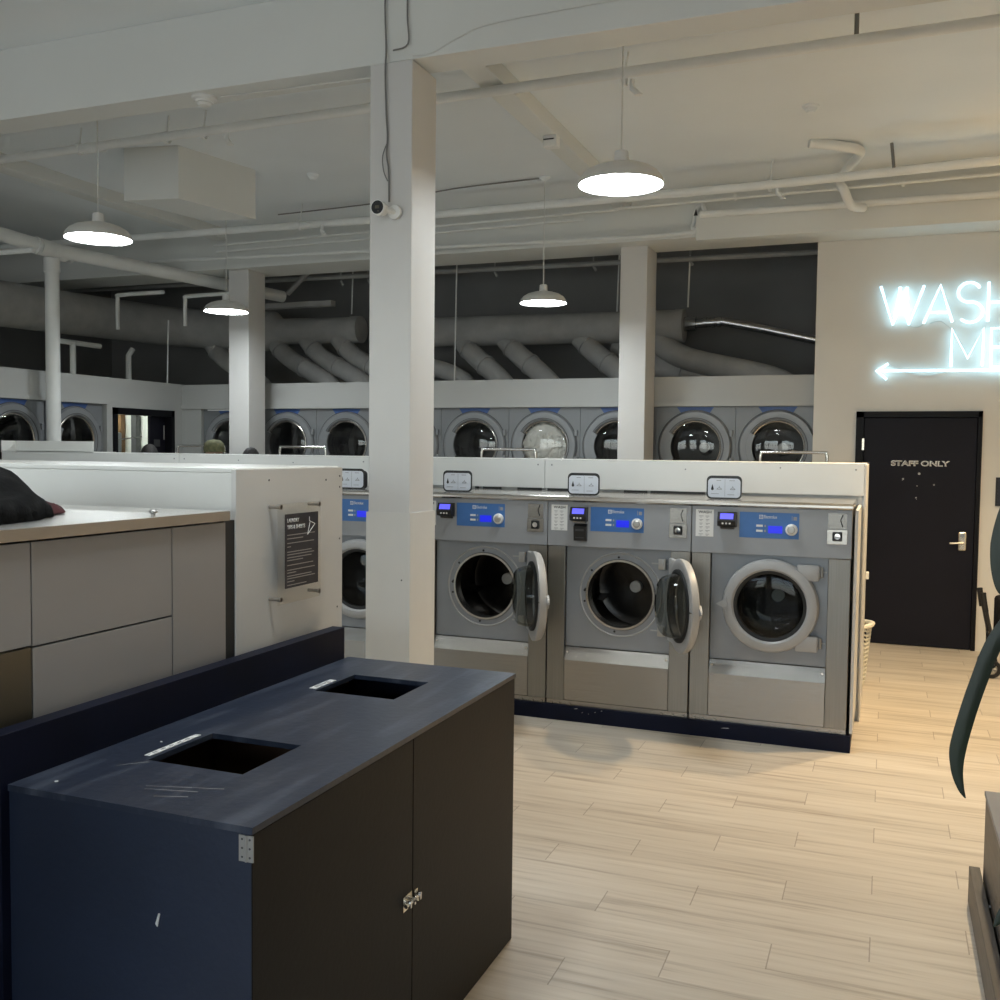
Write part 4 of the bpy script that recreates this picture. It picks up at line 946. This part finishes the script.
# latch across the two doors
b = B(); bx(b, X1, X1+.003, 2.262, 2.312, .452, .492); bx(b, X1, X1+.003, 2.328, 2.346, .458, .486)
lt = obj('slide_bolt', b, 'brass', t)
b = B(); tube(b, [(X1+.010, 2.262, .470), (X1+.010, 2.345, .470)], .0055, 12); tube(b, [(X1+.010, 2.30, .470), (X1+.026, 2.30, .478)], .005, 10)
bx(b, X1+.002, X1+.018, 2.276, 2.284, .460, .480, .001); bx(b, X1+.002, X1+.018, 2.300, 2.308, .460, .480, .001); bx(b, X1+.002, X1+.018, 2.333, 2.341, .460, .480, .001); obj('bolt_rod', b, 'chrome', lt, True)
for (x0, x1, y0, y1) in ((-1.652, -1.635, 1.885, 2.075), (-1.655, -1.632, 2.622, 2.745)):
    b = B(); bx(b, x0, x1, y0, y1, ZT+.0002, ZT+.002); s = obj('label_strip', b, 'inkd' if False else 'paper', tp)
    b = B()
    for k in range(5): yy = y0+.02+k*(y1-y0-.04)/5; bx(b, x0+.005, x1-.006, yy, yy+.014, ZT+.002, ZT+.0025)
    obj('worn_print', b, 'inkg', s)
b = B()
for pts in ([(-1.50, 1.715), (-1.40, 1.745), (-1.33, 1.765)], [(-1.49, 1.70), (-1.37, 1.728)], [(-1.44, 1.67), (-1.37, 1.695)], [(-1.66, 1.80), (-1.61, 1.85)]):
    q = [Vector((x, y, ZT+.0003)) for x, y in pts]
    for i in range(len(q)-1):
        d = (q[i+1]-q[i]).normalized(); s = Vector((-d.y, d.x, 0))*.0016
        v = [b.verts.new(q[i]-s*.4), b.verts.new(q[i+1]-s), b.verts.new(q[i+1]+s), b.verts.new(q[i]+s*.4)]; b.faces.new(v)
obj('scratch', b, 'inkd', tp)
b = B(); tube(b, [(-1.372, Y0-.0015, .698), (-1.378, Y0-.0015, .676), (-1.377, Y0-.0015, .670)], [.0022, .0035, .001], 8); obj('paint_chip', b, 'paper', t)
b = B(); cyl(b, (-1.70, 1.66, ZT), .004, 0, .0015, 'z', 8); obj('speck', b, 'paper', tp)
b = B(); cyl(b, (-1.69, 1.99, ZT), .003, 0, .0015, 'z', 8); obj('speck', b, 'paper', tp)

# ------------------------------------------------------------------ machine block with steel top, left foreground
t = thing('machine_block', 'taupe panelled machine side with stainless top at the left', 'machine')
XF = -1.87; YE = 2.50
b = B(); bx(b, -3.6, XF-.012, .6, YE-.02, 0, 1.432); obj('core', b, 'dgrey', t)
b = B()
for y0, y1, z0, z1 in ((.9, 1.755, 1.188, 1.432), (1.759, 2.248, 1.185, 1.432), (2.252, 2.492, .95, 1.432), (1.759, 2.248, .70, 1.180)):
    bb = B(); bx(bb, XF-.012, XF, y0, y1, z0, z1, .0008); obj('side_panel', bb, 'lam', t)
b.free()
b = B(); bx(b, XF-.012, XF, .9, 1.755, .70, 1.183, .0008); obj('lower_panel', b, 'lamd', t)
b = B(); bx(b, -3.6, XF-.006, YE-.007, 2.5445, 0, 1.436); obj('gap_shade', b, 'ink', t)  # black strip standing for the shade in the gap before the partition
b = B(); bx(b, -3.6, XF+.008, .6, YE, 1.440, 1.462); bx(b, -3.6, XF+.008, .6, YE, 1.4625, 1.467); t2 = obj('worktop', b, 'counter', t)
b = B(); bx(b, XF+.0082, XF+.011, .6, YE, 1.438, 1.4665); obj('worktop_edge', b, 'edge', t2)
b = B(); lathe(b, [(.006, 0), (.006, .006), (.012, .009), (.012, .013), (.007, .018), (0, .019)], (-1.905, 2.215, 1.467), 16); tag(obj('screw_knob', b, 'hub', None, True), 'small metal knob on the stainless worktop', 'knob')
t = thing('low_partition', 'cream L-shaped laminate partition behind the stainless worktop', 'partition')
b = B(); bx(b, XF-.018, XF-.0002, 2.545, 3.185, 0, 1.592, .001); obj('side_board', b, 'cream', t)
b = B(); bx(b, -3.9, XF-.0185, 2.55, 2.57, 0, 1.580, .001); obj('front_board', b, 'pwhite', t)
b = B(); bx(b, -3.9, XF-.0185, 2.55, 3.185, 1.581, 1.596, .002); bx(b, -3.9, XF-.0185, 3.165, 3.185, 0, 1.58); obj('top_board', b, 'pwhite', t)
b = B()
for y, z in ((2.72, 1.555), (3.07, 1.548), (3.165, 1.56), (3.165, 1.52), (3.165, 1.33), (3.15, 1.08)): cyl(b, (XF-.0005, y, z), .0035, 0, .0015, 'x', 8)
obj('screw', b, 'dgrey', t)
# acrylic poster on standoffs
t = thing('acrylic_poster', 'dark notice in a clear acrylic holder on the cream partition', 'notice')
PX = -1.83
b = B(); bx(b, PX-.003, PX, 2.712, 2.970, 1.148, 1.478, .0008); ac = obj('acrylic_sheet', b, 'acrylic', t)
b = B(); bx(b, PX+.0003, PX+.0016, 2.750, 2.952, 1.198, 1.443); po = obj('poster', b, 'picture', t)
text('title', 'LAUNDRY', 'inkw', po, 2.762, 2.832, 1.415, 1.428, PX+.0022, '+x', .0005, bold=.02)
text('title', 'TIPS & SHEETS', 'inkw', po, 2.762, 2.868, 1.393, 1.406, PX+.0022, '+x', .0005, bold=.02)
b = B(); rows = [(1.372, .16), (1.360, .09), (1.345, .155), (1.333, .02), (1.316, .14), (1.307, .155), (1.297, .14), (1.288, .09), (1.272, .15), (1.256, .16), (1.247, .05), (1.236, .14), (1.228, .16), (1.218, .04), (1.206, .11)]
for z, w in rows: bx(b, PX+.0016, PX+.002, 2.762, 2.762+w*1.05, z, z+.0028)
obj('printed_line', b, 'inkd', po)
b = B(); q = [(PX+.002, 2.895, 1.428), (PX+.002, 2.895, 1.414), (PX+.002, 2.930, 1.402), (PX+.002, 2.884, 1.368), (PX+.002, 2.899, 1.410)]
for i in range(4): tube(b, [q[i], q[i+1]], .0013, 6)
obj('hanger_symbol', b, 'inkw', po)
for y in (2.722, 2.955):
    for z in (1.166, 1.468):
        b = B(); tube(b, [(XF, y, z), (PX+.006, y, z)], .006, 12); tube(b, [(PX+.001, y, z), (PX+.006, y, z)], .0085, 12); obj('standoff', b, 'edge', t, True)

# black garment on the worktop
def garment():
    b = B(); nx, ny = 70, 60; gx0, gx1, gy0, gy1 = -2.95, -1.88, 1.2, 2.42; V = {}
    def hgt(x, y):
        u = (x+2.38)/.42; v = (y-1.76)/.45
        v2 = v + .25*u
        d = (abs(u)**2.4+abs(v2)**2.4)**(1/2.4)
        d += .07*noise.noise(Vector((x*6, y*6, 0)))
        if d >= 1: return None
        base = .19*(1-d**2.1)**.62
        f = noise.noise(Vector((x*3.2+y*2.5, y*2.2, 1)))
        fold = abs(noise.noise(Vector((x*7+y*5, y*4-x*3, 4))))*.075 + abs(noise.noise(Vector((x*13, y*11+x*6, 9))))*.03
        rp = sin(15*(x*.6+y)+5*noise.noise(Vector((x*4, y*3, 2))))
        return max(.006, base*(.85+.45*f) - fold*(1-d**4)*1.3 + .018 + .014*rp*(1-d**3) - .012*abs(sin(9*(x-y*.7)+4*f))*(1-d**3))
    for i in range(nx+1):
        for j in range(ny+1):
            x = gx0+(gx1-gx0)*i/nx; y = gy0+(gy1-gy0)*j/ny; h = hgt(x, y)
            if h is not None: V[i, j] = (b.verts.new((x, y, 1.469+h)), b.verts.new((x, y, 1.469)))
    cells = [(i, j) for i in range(nx) for j in range(ny) if all(k in V for k in ((i, j), (i+1, j), (i, j+1), (i+1, j+1)))]
    cs = set(cells)
    for i, j in cells:
        a, c, d, e = V[i, j], V[i+1, j], V[i+1, j+1], V[i, j+1]
        b.faces.new([a[0], c[0], d[0], e[0]]); b.faces.new([e[1], d[1], c[1], a[1]])
        if (i-1, j) not in cs: b.faces.new([a[0], e[0], e[1], a[1]])
        if (i+1, j) not in cs: b.faces.new([d[0], c[0], c[1], d[1]])
        if (i, j-1) not in cs: b.faces.new([c[0], a[0], a[1], c[1]])
        if (i, j+1) not in cs: b.faces.new([e[0], d[0], d[1], e[1]])
    for v in [v for v in b.verts if not v.link_faces]: b.verts.remove(v)
    bmesh.ops.recalc_face_normals(b, faces=b.faces[:])
    for _ in range(2): bmesh.ops.smooth_vert(b, verts=[v for v in b.verts if v.co.z > 1.4695], factor=.4, use_axis_x=True, use_axis_y=True, use_axis_z=True)
    return b
t = thing('folded_garment', 'crumpled black fleece garment on the stainless worktop', 'clothes')
g = obj('garment_body', garment(), 'cloth', t); 
for p in g.data.polygons: p.use_smooth = True
b = B(); bmesh.ops.create_icosphere(b, subdivisions=3, radius=1)
for v in b.verts: v.co = Vector((-2.20+v.co.x*.06, 2.09+v.co.y*.085, 1.470+max(0, v.co.z*.034+noise.noise(v.co*3)*.010)))
obj('red_lining', b, 'redc', t, True)
t = None

# ------------------------------------------------------------------ laundry carts behind the partition
def cart():
    t = thing('laundry_cart', '', 'laundry cart')
    b = B(); w, d = .26, .26
    for x in (-w, w):
        tube(b, [(x, 0, .1), (x, 0, 1.65)], .0125, 10)
    tube(b, curve([(-w, 0, 1.62), (-w+.01, 0, 1.665), (-w+.04, 0, 1.67), (w-.04, 0, 1.67), (w-.01, 0, 1.665), (w, 0, 1.62)], 4), .0125, 10)
    obj('hanging_rail', b, 'chrome', t, True)
    b = B()
    for z, s in ((.25, .85), (.45, .93), (.75, 1.0)):
        tube(b, [(-w*s, -d*s, z), (w*s, -d*s, z), (w*s, d*s, z), (-w*s, d*s, z)], .006, 6, True)
    for k in range(9):
        u = -1+2*k/8
        for (a, c) in ((u, -1), (u, 1), (-1, u), (1, u)): tube(b, [(a*w*.85, c*d*.85, .25), (a*w, c*d, .75)], .003, 5)
        tube(b, [(u*w*.85, -d*.85, .25), (u*w*.85, d*.85, .25)], .003, 5)
    obj('wire_basket', b, 'chrome', t, True)
    b = B(); tube(b, [(-w, -d, .1), (w, -d, .1), (w, d, .1), (-w, d, .1)], .012, 8, True); tube(b, [(-w, 0, .1), (w, 0, .1)], .012, 8)
    for x in (-w, w):
        for y in (-d, d): tube(b, [(x, y, .1), (x*.85, y*.85, .25)], .008, 6)
    obj('base_frame', b, 'chrome', t, True)
    for x in (-w, w):
        for y in (-d, d): b = B(); lathe(b, [(0, -.012), (.04, -.012), (.045, 0), (.04, .012), (0, .012)], (x, y, .046), 18, 'y'); obj('caster', b, 'rubber', t, True)
    return t
cp0 = cart()
for i, (x, y, rz, lb) in enumerate(((-5.32, 8.3, 0, 'chrome laundry cart whose rail shows in front of the dryer beside the near column'), (-3.17, 8.3, 0, 'chrome laundry cart whose rail shows between the empty dryer and the white laundry'),
    (-.71, 8.3, 0, 'chrome laundry cart whose rail shows in front of the right end dryer'), (-6.62, 8.42, .2, 'chrome laundry cart beside the person in the olive cap'))):
    o = cp0 if i == 0 else copy_tree(cp0)
    o.location = (x, y, 0); o.rotation_euler = (0, 0, rz); o['label'] = lb; o['group'] = 'chrome rolling laundry carts'

# ------------------------------------------------------------------ people behind the partition
def skinned(name, V, E, rad, m, parent, root=0):
    me = bpy.data.meshes.new(name); me.from_pydata(V, E, []); o = bpy.data.objects.new(name, me); COL.objects.link(o)
    md = o.modifiers.new('s', 'SKIN'); sv = me.skin_vertices[0].data if me.skin_vertices else None
    if sv is None:
        bmx = bmesh.new(); bmx.from_mesh(me); bmx.verts.layers.skin.verify(); bmx.to_mesh(me); bmx.free(); sv = me.skin_vertices[0].data
    for i, r in enumerate(rad): sv[i].radius = (r if isinstance(r, tuple) else (r, r)); sv[i].use_root = (i == root)
    sb = o.modifiers.new('u', 'SUBSURF'); sb.levels = 2; sb.render_levels = 2
    dg = bpy.context.evaluated_depsgraph_get(); ev = bpy.data.meshes.new_from_object(o.evaluated_get(dg))
    bpy.data.objects.remove(o); ev.materials.clear(); ev.materials.append(M[m]); ev.name = name
    for p in ev.polygons: p.use_smooth = True
    n = bpy.data.objects.new(name, ev); COL.objects.link(n); n.parent = parent; return n
def person(x, y, rz, h, label, cap=False):
    t = thing('person', label, 'person', (x, y, 0), rz)
    s = h/1.72
    V = [(0,0,.95),(0,0,1.12),(0,.01,1.30),(0,.01,1.42),(0,0,1.50)]; rad = [(.15,.11),(.14,.10),(.16,.11),(.12,.08),(.055,.055)]
    E_ = [(0,1),(1,2),(2,3),(3,4)]
    def chain(start, pts, rs):
        p = start
        for q, r in zip(pts, rs): V.append(q); rad.append(r); E_.append((p, len(V)-1)); p = len(V)-1
        return p
    for sx in (1, -1):
        chain(0, [(sx*.09,0,.88),(sx*.10,-.01,.50),(sx*.10,.02,.10),(sx*.105,-.10,.035)], [.095,.062,.042,.038])
        wr = chain(3, [(sx*.18,.01,1.38),(sx*.23,.02,1.12),(sx*.23,-.06,.88)], [.06,.045,.030])
        pm = chain(wr, [(sx*.225,-.085,.81)], [(.032,.018)])
        for k in range(4): chain(pm, [(sx*(.235-.014*k)+0,-.105+.01*k,.76),(sx*(.230-.014*k),-.10+.01*k,.725-.004*abs(k-1))], [.009,.008])
        chain(wr, [(sx*.20,-.10,.84),(sx*.195,-.115,.80)], [.011,.009])
    V2 = [(a*s, b_*s, c*s) for a, b_, c in V]; rad = [((r[0]*s, r[1]*s) if isinstance(r, tuple) else (r*s, r*s)) for r in rad]
    body = skinned('body', V2, E_, rad, 'skin', t)
    b = B(); bmesh.ops.create_icosphere(b, subdivisions=4, radius=1)
    for v in b.verts:
        p = v.co; w = 1-.22*max(0, -p.z)**1.5
        q = Vector((p.x*.075*w, p.y*.095*w, p.z*.115))
        if p.y < -.5: q.y -= .016*math.exp(-((p.x*3.5)**2+((p.z+.12)*4)**2)); 
        if p.y < -.4:
            for sx in (-1, 1): q.y += .008*math.exp(-(((p.x-sx*.42)*5)**2+((p.z-.05)*6)**2))
        v.co = q*s + Vector((0, -.01, 1.605))*s
    # ears, eyes, mouth
    hd = obj('head', b, 'skin', t, True)
    b = B()
    for sx in (-1, 1): bmesh.ops.create_uvsphere(b, u_segments=10, v_segments=8, radius=.02*s, matrix=Matrix.Translation((sx*.078*s, 0, 1.60*s)) @ Matrix.Diagonal((.4, .8, 1.4, 1)))
    obj('ear', b, 'skin', hd, True)
    b = B()
    for sx in (-1, 1): bmesh.ops.create_uvsphere(b, u_segments=10, v_segments=8, radius=.010*s, matrix=Matrix.Translation((sx*.03*s, -.092*s, 1.61*s)))
    obj('eye', b, 'inkw', hd, True)
    b = B(); tube(b, [(-.022*s, -.092*s, 1.548*s), (0, -.097*s, 1.547*s), (.022*s, -.092*s, 1.548*s)], .004*s, 8); obj('mouth', b, 'redc', hd, True)
    b = B(); bmesh.ops.create_icosphere(b, subdivisions=4, radius=1)
    for v in b.verts:
        p = v.co.copy(); q = Vector((p.x*.084, p.y*.104+.006, p.z*.124)); 
        if p.z < .15 and p.y < .25: q = q*.80
        v.co = (q + Vector((0, -.008, 1.607)))*s + Vector((noise.noise(p*6), noise.noise(p*6+Vector((5,0,0))), 0))*.004
    obj('hair', b, 'hair', hd, True)
    if cap:
        b = B(); lathe(b, [(.092*s, 1.63*s), (.095*s, 1.665*s), (.085*s, 1.71*s), (.055*s, 1.74*s), (0, 1.748*s)], (0, -.005*s, 0), 32)
        bmesh.ops.scale(b, vec=(1, 1.15, 1), verts=b.verts[:])
        prism(b, [(.075*cos(R(a))*s, (-.06+.125*sin(R(a)))*s) for a in range(180, 361, 15)], 1.632*s, 1.640*s, 'z'); obj('cap', b, 'olive', hd, True)
    # clothes
    Vs = V2; c1 = [0,1,2,3]
    def sub(idx, extra, m, nm):
        mp = {k: i for i, k in enumerate(idx)}; vv = [Vs[k] for k in idx]; ee = [(mp[a], mp[c]) for a, c in E_ if a in mp and c in mp]
        rr = [tuple(q+extra for q in rad[k]) for k in idx]; skinned(nm, vv, ee, rr, m, t)
    L = 4; n1 = 14+0
    per = (len(V)-5)//2
    a1, a2 = 5, 5+per
    sub([0,1,2,3, a1+4, a1+5, a2+4, a2+5], .010, 'shirt', 'shirt')
    sub([0, a1, a1+1, a1+2, a2, a2+1, a2+2], .012, 'jeans', 'trousers')
    for a in (a1, a2): sub([a+2, a+3], .010, 'shoe', 'shoe')
    return t
person(-5.83, 7.60, R(60), 1.705, 'person in an olive cap behind the partition, left of the far left column', True)
person(-5.35, 7.50, R(200), 1.655, 'dark-haired person mostly hidden, in front of the far left column')
person(-6.62, 7.65, R(20), 1.675, 'dark-haired person mostly hidden, in front of the side doorway')

# ------------------------------------------------------------------ light
w = bpy.data.worlds.new('world'); SC.world = w; w.use_nodes = True; nt = w.node_tree
bg = nt.nodes['Background']; sky = nt.nodes.new('ShaderNodeTexSky'); sky.sky_type = 'NISHITA'; sky.sun_disc = False; sky.sun_elevation = R(40)
nt.links.new(sky.outputs[0], bg.inputs[0]); bg.inputs[1].default_value = .25
for i, (x, wdt, e) in enumerate(((-7.1, 2.8, 34), (-3.6, 2.8, 34), (-.1, 2.8, 34))):
    l = bpy.data.lights.new('window_daylight', 'AREA'); l.shape = 'RECTANGLE'; l.size = wdt; l.size_y = 2.3; l.energy = e; l.color = (.87, .94, 1.0)
    o = bpy.data.objects.new('window_daylight', l); COL.objects.link(o); o.location = (x, -4.62, 1.78); o.rotation_euler = (R(103), 0, 0)
vs = SC.view_settings; vs.view_transform = 'Standard'; vs.look = 'None'; vs.gamma = 1; vs.use_curve_mapping = False; vs.exposure = 0.45
SC.display_settings.display_device = 'sRGB'
SC.cycles.use_denoising = True; SC.cycles.max_bounces = 8; SC.cycles.diffuse_bounces = 5; SC.cycles.glossy_bounces = 4; SC.cycles.transparent_max_bounces = 12
SC.cycles.caustics_reflective = False; SC.cycles.caustics_refractive = False; SC.cycles.sample_clamp_indirect = 6

# ------------------------------------------------------------------ put every origin at its object's base
bpy.context.view_layer.update()
def desc(o):
    for c in o.children:
        yield c
        yield from desc(c)
for o in [o for o in SC.objects if o.parent is None and o.type in ('MESH', 'EMPTY')]:
    if o.location.length > 1e-6 or o.name.startswith('folded') and False: continue
    ms = [q for q in ([o] if o.type == 'MESH' else []) + list(desc(o)) if q.type == 'MESH']
    if not ms or any(q.data.users > 1 for q in ms) or any(q.location.length > 1e-6 for q in ms): continue
    pts = [v.co for q in ms for v in q.data.vertices]
    lo = Vector([min(p[i] for p in pts) for i in range(3)]); hi = Vector([max(p[i] for p in pts) for i in range(3)])
    c = Vector(((lo.x+hi.x)/2, (lo.y+hi.y)/2, lo.z))
    if o.get('kind') == 'structure' and o.name in ('floor', 'ceiling'): continue
    for q in ms: q.data.transform(Matrix.Translation(-c))
    o.location = c
